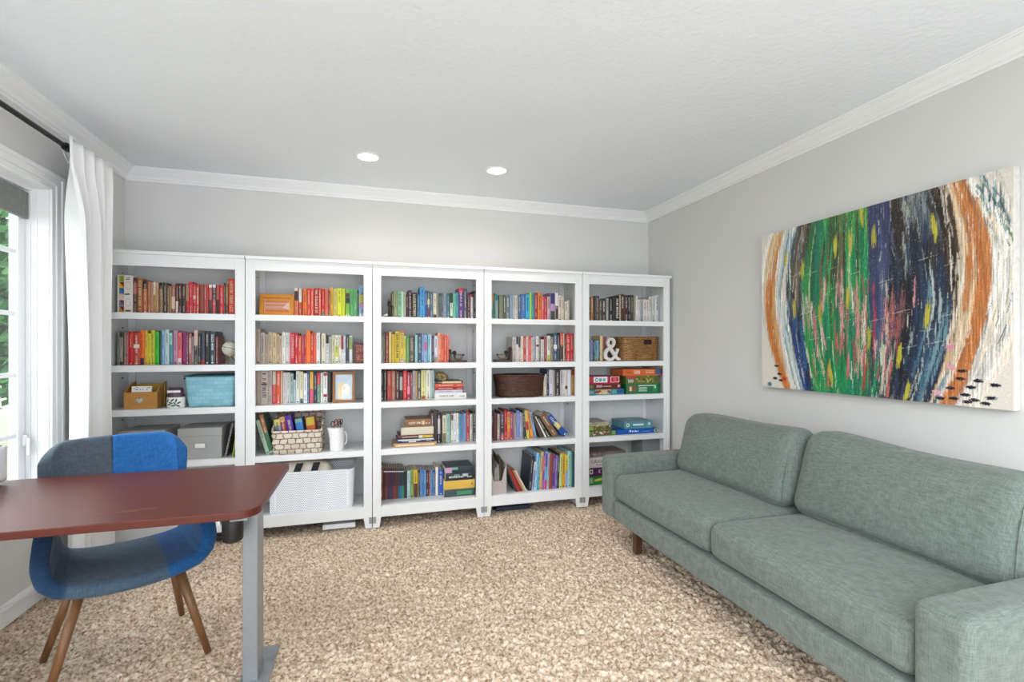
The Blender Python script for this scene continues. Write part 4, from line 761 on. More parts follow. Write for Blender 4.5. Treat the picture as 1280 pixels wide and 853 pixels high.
# bronze figurine and pale shell
M['bronze'] = mat('dark_bronze', '#3a3626', .4, metal=.5, noise=.3)
x, y, z = at_shelf(2, 0, 487.2, .08); hh = px_h(375, 396, 487, .08); t = thing('figurine', 'small dark bronze standing figurine at the end of the green books', 'figurine', (x, y, z))
b = NB(); lathe(b, [(.001, 0), (.016, 0), (.016, hh*.06), (.012, hh*.1), (.013, hh*.3), (.010, hh*.5), (.014, hh*.68), (.011, hh*.76), (.005, hh*.8), (.008, hh*.86), (.009, hh*.92), (.005, hh*.99), (.001, hh)], 16, sx=.85); obj('body', b, 'bronze', t, smooth=True)
b = NB(); tube(b, [(.012, 0, hh*.7), (.026, -.006, hh*.6), (.022, -.01, hh*.45)], [.005, .004, .003], 8); tube(b, [(-.01, 0, hh*.7), (-.013, -.008, hh*.9), (-.004, -.008, hh*1.08)], [.005, .004, .003], 8); obj('arm', b, 'bronze', t, smooth=True)
M['shell'] = mat('pale_shell', '#d8cec4', .5, noise=.1)
x, y, z = at_shelf(2, 0, 481, .06); b = NB()
grid(b, lambda u, v: ((.022*(1-v)*math.cos(u*2*PI)*(1+.12*math.cos(u*10*PI))+.03*v-.008), .018*(1-v)*math.sin(u*2*PI), .013+.012*(1-v)*math.sin(u*2*PI+1.5)+.004*math.sin(v*12)*(1-v)), 30, 12, closed=True)
o = obj('seashell', b, 'shell', smooth=True, loc=(x, y, z)); tag(o, 'small pale seashell on the top shelf beside the bronze figurine', 'shell')
# duck bookends
M['duckdark'] = mat('dark_duck_wood', '#2c2420', .45, noise=.25); M['duckgray'] = mat('grey_duck_side', '#8a8078', .5, noise=.2); M['bookend'] = mat('dark_bookend_wood', '#42281c', .4, noise=.2, nscale=10)
def bookend(ci, px0, px1, label, sgn, tall):
    dy = .07; X0, X1 = x_at(px0, YF+dy), x_at(px1, YF+dy); L = X1-X0
    t = thing('duck_bookend', label, 'bookend', ((X0+X1)/2, YF+dy, SHZ[1]+.0006), 0, 'duck bookends on the second shelves')
    b = NB(); box(b, -L/2, L/2, 0, .09, 0, .018); obj('base', b, 'bookend', t, bevel=.003)
    e = -sgn*L/2; b = NB(); poly = [(-.0, 0), (.09, 0)]+[(.045+.045*math.cos(a), tall-.045+.045*math.sin(a)) for a in [PI*k/12 for k in range(13)]]
    xa, xb = sorted((e, e+sgn*.014)); prism(b, poly, 'x', xa, xb); obj('upright', b, 'bookend', t, bevel=.002)
    # duck faces the upright
    c = e+sgn*L*.52; dk = [(c-sgn*.028+sgn*.07*k/8, .042, .018+.022+(.012*(k/8)**2 if k > 5 else 0)) for k in range(9)]
    b = NB(); tube(b, dk, [.008, .019, .023, .024, .023, .021, .016, .011, .003], 16); bd = obj('duck_body', b, 'duckgray', t, smooth=True)
    b = NB(); tube(b, [(c-sgn*.022, .042, .04), (c-sgn*.026, .042, .058), (c-sgn*.027, .042, .066)], [.013, .009, .010], 12); bmesh.ops.create_uvsphere(b, u_segments=14, v_segments=10, radius=.0155, matrix=Matrix.Translation((c-sgn*.028, .042, .073)))
    obj('duck_head', b, 'duckdark', t, smooth=True)
    b = NB(); tube(b, [(c-sgn*.038, .042, .071), (c-sgn*.052, .042, .068)], [.006, .003], 8); obj('bill', b, 'bookend', t, smooth=True)
    b = NB(); tube(b, [(c+sgn*.028, .042, .048), (c+sgn*.044, .042, .058), (c+sgn*.052, .042, .05)], [.009, .007, .002], 8); obj('tail', b, 'duckdark', t, smooth=True)
bookend(2, 562.3, 584, 'dark wooden duck bookend after the coral books, middle bookcase', 1, .1); bookend(3, 620, 640.4, 'dark wooden duck bookend with tall oval upright, bookcase second from sofa wall', -1, .118)
# rock on the flat stack
b = NB(); bmesh.ops.create_icosphere(b, subdivisions=3, radius=1); rn = random.Random(8)
Yr = YF+.12; Xr = x_at(552.3, Yr); rw = px_w(544.5, 560, .12)/2; rh = px_h(465.8, 478, 552, .12)/2
for v in b.verts:
    n = 1+.1*math.sin(7*v.co.x+2*v.co.y)+.08*math.sin(9*v.co.z+5*v.co.y)+rn.uniform(-.05, .05); v.co = Vector((v.co.x*rw*n+.2*rw*v.co.z*(-1), v.co.y*rw*.9*n, (max(v.co.z, -.75))*rh*n))
zz = min(v.co.z for v in b.verts); o = obj('rock', b, mat('pyrite_rock', '#8a7a56', .5, metal=.2, noise=.5, nscale=60, bump=.8, bscale=120), loc=(Xr, Yr, ROCKZ-zz)); tag(o, 'rough golden brown rock resting on the flat book stack, middle bookcase', 'rock')
# ampersand
def ampersand():
    dy = .06; X0, X1 = x_at(755, YF+dy), x_at(777.4, YF+dy); h = px_h(424.6, 453.6, 766, dy); wd = X1-X0
    key = [(.94, .16), (.8, .04), (.68, .17), (.5, .42), (.28, .74), (.22, .86), (.30, .96), (.42, .965), (.56, .93), (.60, .80), (.5, .66), (.34, .54), (.14, .42), (.07, .24), (.16, .08), (.36, .035), (.58, .10), (.72, .30), (.78, .50)]
    key = [(.93, .09), (.80, .075), (.68, .17), (.5, .38), (.31, .63), (.23, .78), (.29, .9), (.42, .94), (.55, .88), (.57, .76), (.48, .64), (.33, .55), (.16, .44), (.085, .27), (.15, .12), (.32, .055), (.5, .09), (.64, .22), (.74, .4), (.79, .52)]
    hw_ = [.035, .06, .07, .075, .07, .065, .062, .06, .065, .07, .068, .065, .075, .075, .07, .068, .06, .055, .055, .07]
    pts = []
    n = len(key)
    for i in range(n-1):
        p0, p1, p2, p3 = key[max(i-1, 0)], key[i], key[i+1], key[min(i+2, n-1)]
        for k in range(6):
            t = k/6; q = [.5*(2*p1[a]+(p2[a]-p0[a])*t+(2*p0[a]-5*p1[a]+4*p2[a]-p3[a])*t*t+(3*p1[a]-p0[a]-3*p2[a]+p3[a])*t**3) for a in (0, 1)]
            pts.append((q[0], q[1], hw_[i]*(1-t)+hw_[i+1]*t))
    pts.append((*key[-1], hw_[-1])); b = NB(); ring = []
    for i, (x, z, r) in enumerate(pts):
        a, c = pts[max(i-1, 0)], pts[min(i+1, len(pts)-1)]; d = Vector(((c[0]-a[0])*wd, (c[1]-a[1])*h)).normalized(); nx, nz = -d.y, d.x; R_ = r*wd*1.15
        cx, cz = (x-.5)*wd, z*h; off = .0004*math.sin(i*.9)
        ring.append([b.verts.new(p) for p in ((cx+nx*R_, 0+off, cz+nz*R_), (cx-nx*R_, 0+off, cz-nz*R_), (cx-nx*R_, .024+off, cz-nz*R_), (cx+nx*R_, .024+off, cz+nz*R_))])
    for p, q in zip(ring, ring[1:]):
        for k in range(4): b.faces.new((p[k], p[(k+1) % 4], q[(k+1) % 4], q[k]))
    b.faces.new(ring[0]); b.faces.new(ring[-1][::-1]); mz = min(v.co.z for v in b.verts)
    o = obj('ampersand_letter', b, mat('whitewashed_wood', '#d2ccc8', .6, noise=.06), loc=((X0+X1)/2, YF+dy, SHZ[1]+.0006-mz)); tag(o, 'white wooden ampersand standing beside the seagrass basket', 'letter')
ampersand()
S(4, 0, [(735.6,738.6,372,'#3a2418'),(738.6,741.6,371.5,'#b8713a'),(741.8,744,371,'#2a1e1a'),(744.2,749.1,370,'#4a4440'),(749.2,752.3,375,'#5a5048'),(752.5,757.2,374,'#3a2a2c',[(0,.08,'#8a3a34')]),(757.9,760.6,373,'#a8a8a4'),(760.9,766.5,372,'#1e1e20'),(766.5,768.9,371,'#242022'),(769,774.4,370,'#14140f',(),0,'big'),(774.4,776,368.5,'#b8a888'),(776.1,780.6,368,'#4a2418'),(780.7,785,369,'#3c1c16'),(785.1,788,369,'#14100e'),(788.1,792,369,'#3a3632'),(792.1,794.6,370,'#8a8478'),
 (794.9,797.5,370,'#e8e4e0'),(797.6,800.2,374.5,'#dcd6d2'),(800.4,804,374,'#a8a8a6'),(804.2,808,374.5,'#d8d0cc'),(808.2,811,375,'#dcd4cc'),(811.1,814.6,371,'#d0ccc0'),(815,819,370,'#ccd0c8'),(819.2,823.6,369,'#dce0e0')])
S(4, 1, [(736,738.2,426,'#3a5868'),(738.3,741,425.5,'#8898c8'),(741.1,743.5,425.5,'#1a3a50'),(743.6,746.6,426,'#5a98a0',[(0,.2,'#a89a50')]),(746.7,748.5,426,'#98b8d8'),(748.6,750.1,427,'#445060'),(750.3,753.7,420,'#dcc890'),(753.9,758.4,421,'#9a4a50')])
# board games and puzzles
def game(ci, si, x0, x1, y0, y1, hx, name, label, base, dy=.05, depth=.22, art=None, text=(), top=None):
    Y = YF+dy; X0, X1 = x_at(x0, Y), x_at(x1, Y); X1 = min(X1, ux(ci)+UW-.023); X0 = max(X0, ux(ci)+.023); wd = X1-X0; th = px_h(y0, y1, (x0+x1)/2, dy)
    t = thing(name, label, 'board game' if name == 'game_box' else 'puzzle', ((X0+X1)/2, Y, base), 0, 'game boxes on %s of %s' % (SHN[si], CASES[ci]))
    cm = mat('game_board_card', hx, .4); cm2 = mat('game_lid_card', top or hx, .4, noise=.2, nscale=20)
    b = NB(); box(b, -wd/2+.001, wd/2-.001, .001, depth-.001, 0, th*.5); obj('tray', b, cm, t)
    b = NB(); box(b, -wd/2, wd/2, 0, depth, th*.12, th-.0006); l = obj('lid', b, cm2 if top else cm, t, bevel=.001)
    if art: patches('cover_print', [(-wd/2+a*wd, th*(.12+.87*c), -wd/2+b_*wd, th*(.12+.87*d), e) if not isinstance(a, str) else ell(-wd/2+c*wd, th*(.12+.87*b_), d*wd, d*wd*1.0, e) for a, c, b_, d, e in art], l)
    for s, fx, fz, sz, colr in text:
        cu = bpy.data.curves.new('lettering', 'FONT'); cu.body = s; cu.size = sz*th; cu.extrude = .0002; cu.align_x = 'LEFT'
        o = bpy.data.objects.new('lettering', cu); COL.objects.link(o); cu.materials.append(mat('ink', colr, .5)); o.parent = l; o.rotation_euler = (PI/2, 0, 0); o.location = (-wd/2+fx*wd, -.0009, th*fz); solidify_curve(o)
    return base+th
rn = random.Random(21)
def speck(n, cols, a0=0., a1=1., c0=.0, c1=1., sz=.06): return [(q, r, min(a1, q+sz*rn.uniform(.5, 1.4)), min(c1, r+.3*rn.uniform(.4, 1.2)), rn.choice(cols)) for q, r in [(a0+(a1-a0)*rn.random()*.95, c0+(c1-c0)*rn.random()*.8) for _ in range(n)]]
z = SHZ[2]+.0005
z = game(4, 2, 735.6, 780, 488.8, 495.6, '#3c7a86', 'puzzle_box', 'multicoloured puzzle box with blue end, foot of the stack nearer the window', z, art=[(.2, .05, .62, .95, '#c8a070'), (.24, .2, .34, .8, '#8a4a2c'), (.4, .3, .5, .7, '#a8b8b0'), (.55, .2, .62, .8, '#7a3a20'), (.66, .1, .78, .9, '#4a9a90'), (.8, .1, .99, .9, '#1f4a90'), (.02, .1, .14, .7, '#7a98a8')]+speck(14, ['#e0c090', '#7a4030', '#c8d0c0'], .2, .62))
z = game(4, 2, 735.6, 776, 482.2, 488.8, '#5a1c1c', 'puzzle_box', 'maroon puzzle box in the middle of the stack nearer the window', z, art=[(.02, .1, .16, .8, '#5a6a2a'), (.24, .3, .42, .8, '#b09090'), (.9, .3, .97, .8, '#c8a8a8')]+[(.45+.02*k, .4, .46+.02*k, .62, '#d8c8c0') for k in range(13)])
z = game(4, 2, 735.6, 774.6, 472.6, 482.2, '#a01c38', 'game_box', 'crimson and white game box topping the stack nearer the window', z, art=[(.0, .1, .12, .9, '#b83030'), (.16, .1, .6, .95, '#e0dce0'), ('e', .26, .5, .055, '#48687a'), ('e', .38, .5, .05, '#58989a'), ('e', .5, .5, .05, '#6aa8a0'), ('e', .26, .5, .03, '#e8e4e8'), (.7, .1, .98, .95, '#e8d8d8'), (.72, .16, .96, .88, '#a81c34'), ('e', .84, .5, .06, '#d8505c')])
z = SHZ[2]+.0005
z = game(4, 2, 782.6, 825, 482.2, 494.4, '#0f6a40', 'puzzle_box', 'green puzzle box at the foot of the stack by sofa wall, middle shelf', z, art=[(.05, .1, .3, .85, '#6a5a3a'), (.1, .2, .16, .7, '#d8c8a0'), (.2, .3, .27, .75, '#8a4a24'), (.78, .1, .92, .7, '#2a8a58'), ('e', .85, .6, .025, '#d8e8dc')]+[(.36+.022*k, .74, .375+.022*k, .86, '#e0efe4') for k in range(24)]+[(.37+.02*k, z_, .385+.02*k, z_+.1, '#c8e0d0') for z_ in (.5, .32, .14) for k in range(12)])
z = game(4, 2, 782.6, 823, 471.8, 482.2, '#5a6a30', 'puzzle_box', 'jungle picture puzzle box below the orange one, middle shelf by sofa wall', z, art=[(.02, .62, .3, .95, '#b04030')]+speck(30, ['#7a9a40', '#3a5a20', '#a8b060', '#8a5a24', '#c87838', '#2a4018'], .3, .84)+[(.88, .1, .98, .9, '#5a5a30')], text=[('500', .05, .2, .5, '#dfeadb')])
z = game(4, 2, 778.8, 829, 463.6, 471.8, '#d0642c', 'puzzle_box', 'orange puzzle box on top of the stack by sofa wall, middle shelf', z, art=[(.8, .05, .94, .95, '#34588a'), (.94, .05, 1, .95, '#5a2838'), (.56, .3, .76, .5, '#e0a888'), (.56, .6, .76, .75, '#e0a080'), (.05, .3, .2, .6, '#c04828')], text=[('500', .26, .28, .72, '#f2e6da')])
z = SHZ[3]+.0005
z = game(4, 3, 735.6, 770, 541.2, 547.2, '#5a5a34', 'game_box', 'dark patterned game box at the foot of the stack, fourth shelf by sofa wall', z, art=speck(34, ['#d8b0a0', '#7a3048', '#c8c0b0', '#4a3a28', '#e0d8c8'], .12, .78)+[(.85, .1, .98, .9, '#58a060'), (.0, .1, .1, .9, '#7a9a3a')])
z = game(4, 3, 735.6, 764, 534.6, 541.2, '#54602c', 'game_box', 'olive green game box with small pictures, second in the fourth shelf stack', z, art=[(.02, .1, .22, .9, '#86a838')]+speck(22, ['#8a8a70', '#b0502c', '#d0a090', '#2a4020', '#c8904c'], .26, 1))
z = game(4, 3, 735.6, 760, 529.6, 534.6, '#c8c0a4', 'game_box', 'cream game box on top of the stack, fourth shelf by sofa wall', z, art=speck(12, ['#a8b050', '#e8e0d0', '#6a6a50', '#d8d060'], 0, 1), top='#9a9286')
z = SHZ[3]+.0005
z2 = game(4, 3, 771, 822.6, 538, 544, '#1450a4', 'game_box', 'bright blue flat game box under the teal one, fourth shelf by sofa wall', z, art=[(.9, .1, .99, .9, '#a8c890'), (.93, .2, .96, .7, '#1a2a1a'), (.62, .3, .8, .42, '#5aa0d8'), (.3, .35, .34, .8, '#d8e8f8'), (.36, .35, .4, .65, '#d8e8f8'), (.42, .35, .48, .65, '#d8e8f8'), (.5, .35, .52, .6, '#d8e8f8')], depth=.24)
game(4, 3, 780.6, 815.6, 528.4, 538, '#3a8ea6', 'game_box', 'teal game box lying on the bright blue one, fourth shelf by sofa wall', z2, art=[('e', .12, .45, .06, '#d0d8b8'), ('e', .12, .45, .03, '#3a8ea6'), (.3, .35, .68, .6, '#cfe8ea'), ('e', .88, .55, .05, '#a8d4e4')], top='#5a8a94', dy=.06)
z = SHZ[4]+.0005
z = game(4, 4, 735.6, 790, 599.4, 610, '#1f7a34', 'game_box', 'green game box at the foot of the stack beside the sofa arm', z, art=[(.03, .15, .1, .85, '#7aa888')]+[(.14+.02*k, .3+.02*k, .155+.02*k, .62+.02*k, '#d8d040') for k in range(9)])
z = game(4, 4, 735.6, 790, 588.6, 599.4, '#4a1c4c', 'game_box', 'purple game box in the middle of the stack beside the sofa arm', z, art=[(.03, .2, .1, .8, '#c8c0b0'), (.05, .35, .08, .65, '#4a2c1c'), ('e', .26, .5, .035, '#c8b0e0'), ('e', .275, .5, .026, '#4a1c4c')])
z = game(4, 4, 735.6, 790, 576.4, 588.6, '#c2bdb4', 'game_box', 'grey game box lettered GRAVIT beside the sofa arm', z, art=[(.16, .14, .34, .2, '#5a5650')], text=[('GRAVITRAX', .06, .45, .5, '#3a3836')])
game(4, 4, 735.6, 782, 570, 576, '#7a706c', 'game_box', 'grey brown flat game box topping the stack beside the sofa arm', z, art=speck(8, ['#8a3a30', '#4a4440', '#a09890'], 0, .5), dy=.07)
z = SHZ[4]+.0005
game(4, 4, 803, 829, 575, 627, '#8f9194', 'storage_crate', 'dark grey crate at the back of the bottom shelf, behind the sofa arm', z, dy=.12, depth=.18)
bpy.data.objects['storage_crate']['category'] = 'crate'
# magazine file with papers
M['weave_grey'] = mat('grey_woven_fibre', '#b3aaa2', .8, noise=.2, nscale=120, bump=.4, bscale=160)
def mag_file():
    dy = .03; X0, X1 = x_at(611.5, YF+dy), x_at(633.2, YF+dy); X0 = max(X0, ux(3)+.024); wd = X1-X0; h = px_h(585, 621, 622, dy); D = .26
    t = thing('magazine_file', 'grey woven magazine file stuffed with papers, bottom shelf of bookcase second from sofa wall', 'magazine file', ((X0+X1)/2, YF+dy, SHZ[4]+.0006))
    lo = h*.46
    b = NB(); prism(b, [(-wd/2, 0), (wd/2, 0), (wd/2, h), (wd*.36, h*.82), (wd*.22, lo), (-wd*.22, lo), (-wd*.36, h*.82), (-wd/2, h)], 'y', 0, .005); obj('front_panel', b, 'weave_grey', t)
    for s in (-1, 1):
        b = NB(); xa, xb = sorted((s*wd/2, s*(wd/2-.005))); prism(b, [(0.005, 0), (D, 0), (D, h*1.15), (.005, h)], 'x', xa, xb); obj('side_panel', b, 'weave_grey', t)
    b = NB(); box(b, -wd/2+.005, wd/2-.005, D-.005, D, 0, h*1.15); obj('back_panel', b, 'weave_grey', t); b = NB(); box(b, -wd/2+.005, wd/2-.005, .005, D-.005, 0, .005); obj('base', b, 'weave_grey', t)
    X, Y, Z = t.location
    for k, (dx, hh, c, lb) in enumerate(((-.022, .88, '#d8d2c8', 'white papers in the grey magazine file, nearest its low side'), (-.008, .93, '#c9c2b6', 'cream papers in the middle of the grey magazine file'), (.008, 1.0, '#d2ccc2', 'white papers beside the olive folder in the magazine file'), (.024, 1.18, '#6a6444', 'tall olive folder sticking out of the grey magazine file'))):
        b = NB()
        def sheet(u, v, hh=hh, k=k): return (.006*math.sin(v*2+k)*v, u*.2, v*h*hh*(1+.1*u))
        for q in range(3):
            grid(b, lambda u, v: tuple(Vector(sheet(u, v))+Vector((q*.0035, 0, -q*.004))), 4, 8)
        o = obj('paper_file', b, mat('paper', c, .7, noise=.08, nscale=30), loc=(X+dx, Y+.02, Z+.0065), solid=.0015); tag(o, lb, 'papers', 'papers in the magazine file')
mag_file()
for k, (xb_, xt_, yt, wpx, hx, nm) in enumerate(((646.6, 635, 585, 2.2, '#2c3a38', 'dark thin picture book'), (650.2, 637.5, 586, 3, '#a8241f', 'red thin picture book'), (653.2, 640.5, 587, 2.2, '#7a2a20', 'brick red thin picture book'), (656.4, 643, 588, 2.4, '#b08a60', 'tan thin picture book'), (658.6, 645.2, 588, 1.8, '#d8cdbc', 'cream thin picture book'))):
    Y = YF+.05; X1 = x_at(xb_, Y); h = z_at(yt, X1, Y)-SHZ[4]; th = math.atan2(x_at(xt_, Y)-x_at(xb_, Y), h); wd = px_w(xb_, xb_+wpx, .05)
    o = book(wd, h/math.cos(th), .2, hx, (), None); o.rotation_euler = (0, th, 0); o.location = (X1-wd/2*math.cos(th), Y, SHZ[4]+.0005+abs(wd/2*math.sin(th)))
    tag(o, nm+' leaning on the grey magazine file', 'book', 'picture books leaning on the magazine file')
S(3, 4, [(660.6,664.4,571,'#1e2638',(),3.4),(664.8,668,578,'#c8c4d0',[(.1,.7,'#8a90b8')],3.2),(668.2,670.8,566.5,'#98c8e8',(),3),(671,673.9,568,'#2a90a8',(),2.6),(674.1,677.3,565.5,'#c8a868',(),2.4),(677.5,679.9,566,'#8a4a98',[(.5,.8,'#d83888')],2.2),(680.1,683,565,'#60b8d8',[(0,.25,'#d83888'),(.6,.95,'#6a58a8')],2.2),(683.2,686,567,'#a8a8b8',(),2),(686.2,689.8,568,'#8a4030',(),2),(690,693,570,'#5a3a80',(),1.8),(693.2,696.2,570,'#7a60b0',(),1.6),(696.4,698.9,567,'#302820',(),1.4),(699.1,702,568,'#b8d088',(),1.2),
 (702.4,706,567,'#d09828',(),.9),(706.2,709.8,569,'#d8c040',[(0,.5,'#98a0c8')],.6),(710,713,564.5,'#98c8d0'),(713.1,715,564,'#70a878'),(715.1,717,566,'#285868'),(717.1,719.3,568,'#283c58')], dy=.05, depth=.24)
# under the bookcases
b = NB(); box(b, -.14, .14, 0, .2, 0, .03); o = obj('flat_case', b, mat('navy_case', '#232c40', .5), loc=(x_at(641, YF+.1), YF+.08, .002), bevel=.004); tag(o, 'flat navy case pushed under the bookcase second from sofa wall', 'case')
b = NB(); box(b, -.11, .11, 0, .06, 0, .035); o = obj('power_strip', b, 'whiteplastic', loc=(x_at(424, YF+.06), YF+.05, .002), bevel=.004); tag(o, 'white power strip on the carpet under bookcase second from window', 'power strip')

# ---------------------------------------------------------------- sofa
SX, SY0, SY1 = 1.53, .893, 3.034
def sofa():
    t = thing('sofa', 'long sage green fabric sofa under the painting along the right wall', 'sofa', (SX, SY0, 0)); t['label'] = 'long sage green fabric sofa on dark legs below the abstract painting'
    L = SY1-SY0; D = .94; AW = .152; AH = .556; BZ = .157
    b = NB(); soft_box(b, D-.012, L-2*AW+.004, .124, .016, (.004, 0, 0), 14, (D/2+.006, L/2, BZ+.062)); obj('base_rail', b, 'sofa', t, smooth=True)
    for y in (AW/2, L-AW/2):
        b = NB(); soft_box(b, D, AW, AH-BZ, .034, (.004, .004, .005), 16, (D/2, y, (AH+BZ)/2)); a = obj('armrest', b, 'sofa', t, smooth=True)
        b = NB(); s = 1 if y < L/2 else -1; yy = y+s*AW/2*.93
        for q in (-1, 1): tube(b, [(.022, y+q*(AW/2-.012), BZ+.04), (.012, y+q*(AW/2-.012), AH-.05), (.022, y+q*(AW/2-.014), AH-.016), (.1, y+q*(AW/2-.012), AH-.010), (D-.1, y+q*(AW/2-.012), AH-.010)], .0028, 6)
        obj('seam', b, 'sofa', a, smooth=True)
    b = NB(); soft_box(b, .16, L-2*AW, .62-BZ-.1, .04, (.004, 0, .004), 12, (D-.085, L/2, (.62+BZ+.1)/2)); obj('back_frame', b, 'sofa', t, smooth=True)
    CL = (L-2*AW)/2-.006
    for k in (0, 1):
        yc = AW+.004+CL/2+k*(CL+.006)
        b = NB(); soft_box(b, .665, CL, .165, .045, (.014, .004, .016), 22, (.018+.665/2, yc, .292+.0825), wob=.0025, seed=k+4); c = obj('seat_cushion', b, 'sofa', t, smooth=True)
        b = NB()
        for zz, xx in ((.432, .022), (.318, .022)): tube(b, [(xx+.008*(1-abs(u))**.3*-1+(.008 if abs(u) < .99 else .02), yc+u*(CL/2-.03), zz) for u in [q/8-1 for q in range(17)]], .003, 6)
        obj('piping', b, 'sofa', c, smooth=True)
        def lean(q, p, k=k):
            zz = q.z+.19; sag = .018*math.cos(p[1]*2.2+.5*k)*-1 if p[2] > .3 else 0
            return Vector((q.x+(.018 if k == 0 else -.012)+.26*zz+.015*math.sin(p[1]*3+k)*max(0, p[2]), q.y*(1-.012*p[2]), q.z+sag*.6*(1 if k else 1.4)+.02*(p[1] if k == 0 else -p[1])*max(0, p[2])**2*.6))
        b = NB(); soft_box(b, .2, CL-.014, .385, .07, (.03, .008, .012), 24, (.572, yc, .46+.1925), wob=.005, seed=k+9, fn=lean); c = obj('back_cushion', b, 'sofa', t, smooth=True)
        b = NB(); pts = []
        for q in range(15):
            f = q/14; e = -1 if True else 1
            pts.append((.5+(.018 if k == 0 else -.012)+.26*(.385*f)+.02*math.sin(f*PI)*-1+.006, yc+(CL/2-.03)*e*(1-.012*(2*f-1)), .475+.36*f))
        tube(b, pts[1:-2], .0028, 6); obj('seam', b, 'sofa', c, smooth=True)
    for x, y in ((.085, .22), (.085, L-.335), (D-.12, .22), (D-.12, L-.335)):
        b = NB(); box(b, x-.022, x+.022, y-.022, y+.022, 0, BZ+.005); obj('leg', b, 'darkwood', t, bevel=.003)
    for y in (.22, L-.335):
        b = NB(); box(b, .1, D-.13, y-.016, y+.016, BZ-.045, BZ-.002); obj('leg_rail', b, 'darkwood', t, bevel=.002)
sofa()

# ---------------------------------------------------------------- painting
def painted(nx, nz):
    """paint strokes laid one over the other: colour and relief of the canvas"""
    rs = np.random.default_rng(17); rn = random.Random(17)
    A = np.zeros((nz, nx, 3)); Hh = np.zeros((nz, nx)); L3 = lambda h: np.array(lin(h)[:3])
    U, Vv = np.meshgrid(np.linspace(0, 1, nx), np.linspace(0, 1, nz))      # u from the bookcase end, v from the bottom
    A[:] = L3('#dad4c9')
    raw = rs.normal(0, 1, (nz, nx)); bris = sum(np.roll(raw, k, 0) for k in range(-16, 17))/5.7
    fine = sum(np.roll(rs.normal(0, 1, (nz, nx)), k, 0) for k in range(-3, 4))/2.6
    BW = .58+.44*np.sin(PI*(.14+.62*Vv))       # strokes bend like barrel staves
    def stroke(u0, v0, v1, wd, col, dry=.3, wig=.004, alpha=.9, tilt=0.):
        lo, hi = max(0, int((v0-.12)*nz)), min(nz, int((v1+.12)*nz))
        if hi-lo < 2: return
        V = Vv[lo:hi, :1]; c = L3(col)*rn.uniform(.85, 1.15); ph = rn.uniform(0, 6.3)
        cu = .5+(u0-.5)*BW[lo:hi, :1]+wig*np.sin(V*rn.uniform(6, 16)+ph)+tilt*(V-(v0+v1)/2)
        ca, cb = max(0, int((cu.min()-wd*1.3)*nx)), min(nx, int((cu.max()+wd*1.3)*nx)+2)
        if cb-ca < 2: return
        sl = (slice(lo, hi), slice(ca, cb)); d = (U[sl]-cu)/wd; br = bris[sl]
        jit = rs.normal(0, 1, cb-ca); jit = (jit+np.roll(jit, 1)+np.roll(jit, 2))/1.7; je = .045*jit[None, :]*min(1, (v1-v0)*4)
        e = np.minimum((V-v0)+je, (v1-V)-je)/.05
        k = np.clip((1-np.abs(d)-dry*np.abs(br)*.55-np.clip(.5-e, 0, 1)*(.6+.5*br))*3, 0, 1)*alpha
        k[e < -.2] = 0
        tone = (1+.16*br+.07*np.sin(d*9+ph))[..., None]
        A[sl] = A[sl]*(1-k[..., None])+np.clip(c*tone, 0, 1)*k[..., None]
        Hh[sl] = Hh[sl]*(1-k)+k*(.0011*(1-d*d)+.0006*br)
    def field(n, ua, ub, va, vb, cols, w0=.004, w1=.016, l0=.15, l1=.5, dry=.5, tilt=.03, alpha=.9):
        for _ in range(n):
            u = rn.uniform(ua, ub); v = rn.uniform(va, vb); l = rn.uniform(l0, l1); stroke(u, v-l/2, v+l/2, rn.uniform(w0, w1), rn.choice(cols), dry, rn.uniform(0, .006), alpha, rn.uniform(-tilt, tilt))
    white = ['#e4ded4', '#d8d0c4', '#ece8e0', '#c9c6c0']
    field(40, 0, .18, 0, 1, white, .01, .03); field(70, .84, 1.02, 0, 1, white+['#dccfc0'], .01, .035)
    field(16, .03, .08, .1, 1, ['#d0a878', '#c89860', '#c08040', '#dcc09a'], .010, .02, .5, .95); field(9, .04, .065, .0, .45, ['#b86a2c', '#c07838'], .010, .018, .3, .7)
    field(20, .12, .2, .1, .95, ['#6a8a98', '#a8c0c4', '#48687c', '#c0c8c4', '#78a8b0'], .005, .012, .3, .7)
    field(80, .17, .36, .0, 1, ['#28323c', '#1c2430', '#3c4448', '#55605c', '#202c4c', '#6a7470', '#2c4468'], .008, .02, .3, .7)
    field(34, .18, .36, .0, .5, ['#17203e', '#1c3466', '#101828', '#24487c', '#1f5a8c'], .010, .022, .3, .6)
    field(26, .19, .38, .62, 1, ['#3a332c', '#4c4438', '#28221e', '#6a6050'], .010, .02, .2, .5)
    field(30, .14, .36, .1, .95, ['#b8c0bc', '#909c98', '#d0d0c8', '#a88a78', '#5a8a94', '#6aa0b0', '#c8c4b8'], .003, .010, .05, .2, 1.1, .06, .8)
    field(120, .26, .58, .42, 1.05, ['#3c8a3c', '#4fa048', '#2c6c34', '#6aa44c', '#5c9a4c', '#28582c', '#80b058', '#357a36'], .010, .026, .3, .8)
    field(150, .26, .60, -.05, .62, ['#12854c', '#1a9a5c', '#0f6a44', '#2a9048', '#0c7a5a', '#16684c', '#189050'], .012, .03, .4, .9)
    field(18, .32, .52, .62, 1, ['#3a3424', '#4a4030', '#6a5a3a', '#2c4a28'], .006, .014, .2, .45, .9); field(16, .28, .56, .2, 1, ['#70b060', '#a0c480', '#40b070', '#c8d4a8', '#1c5a34', '#164a30'], .003, .009, .15, .5, 1.1)
    field(46, .56, .70, .42, 1.02, ['#3c4668', '#4a5478', '#2c3454', '#56607c', '#343c60'], .016, .034, .35, .7)
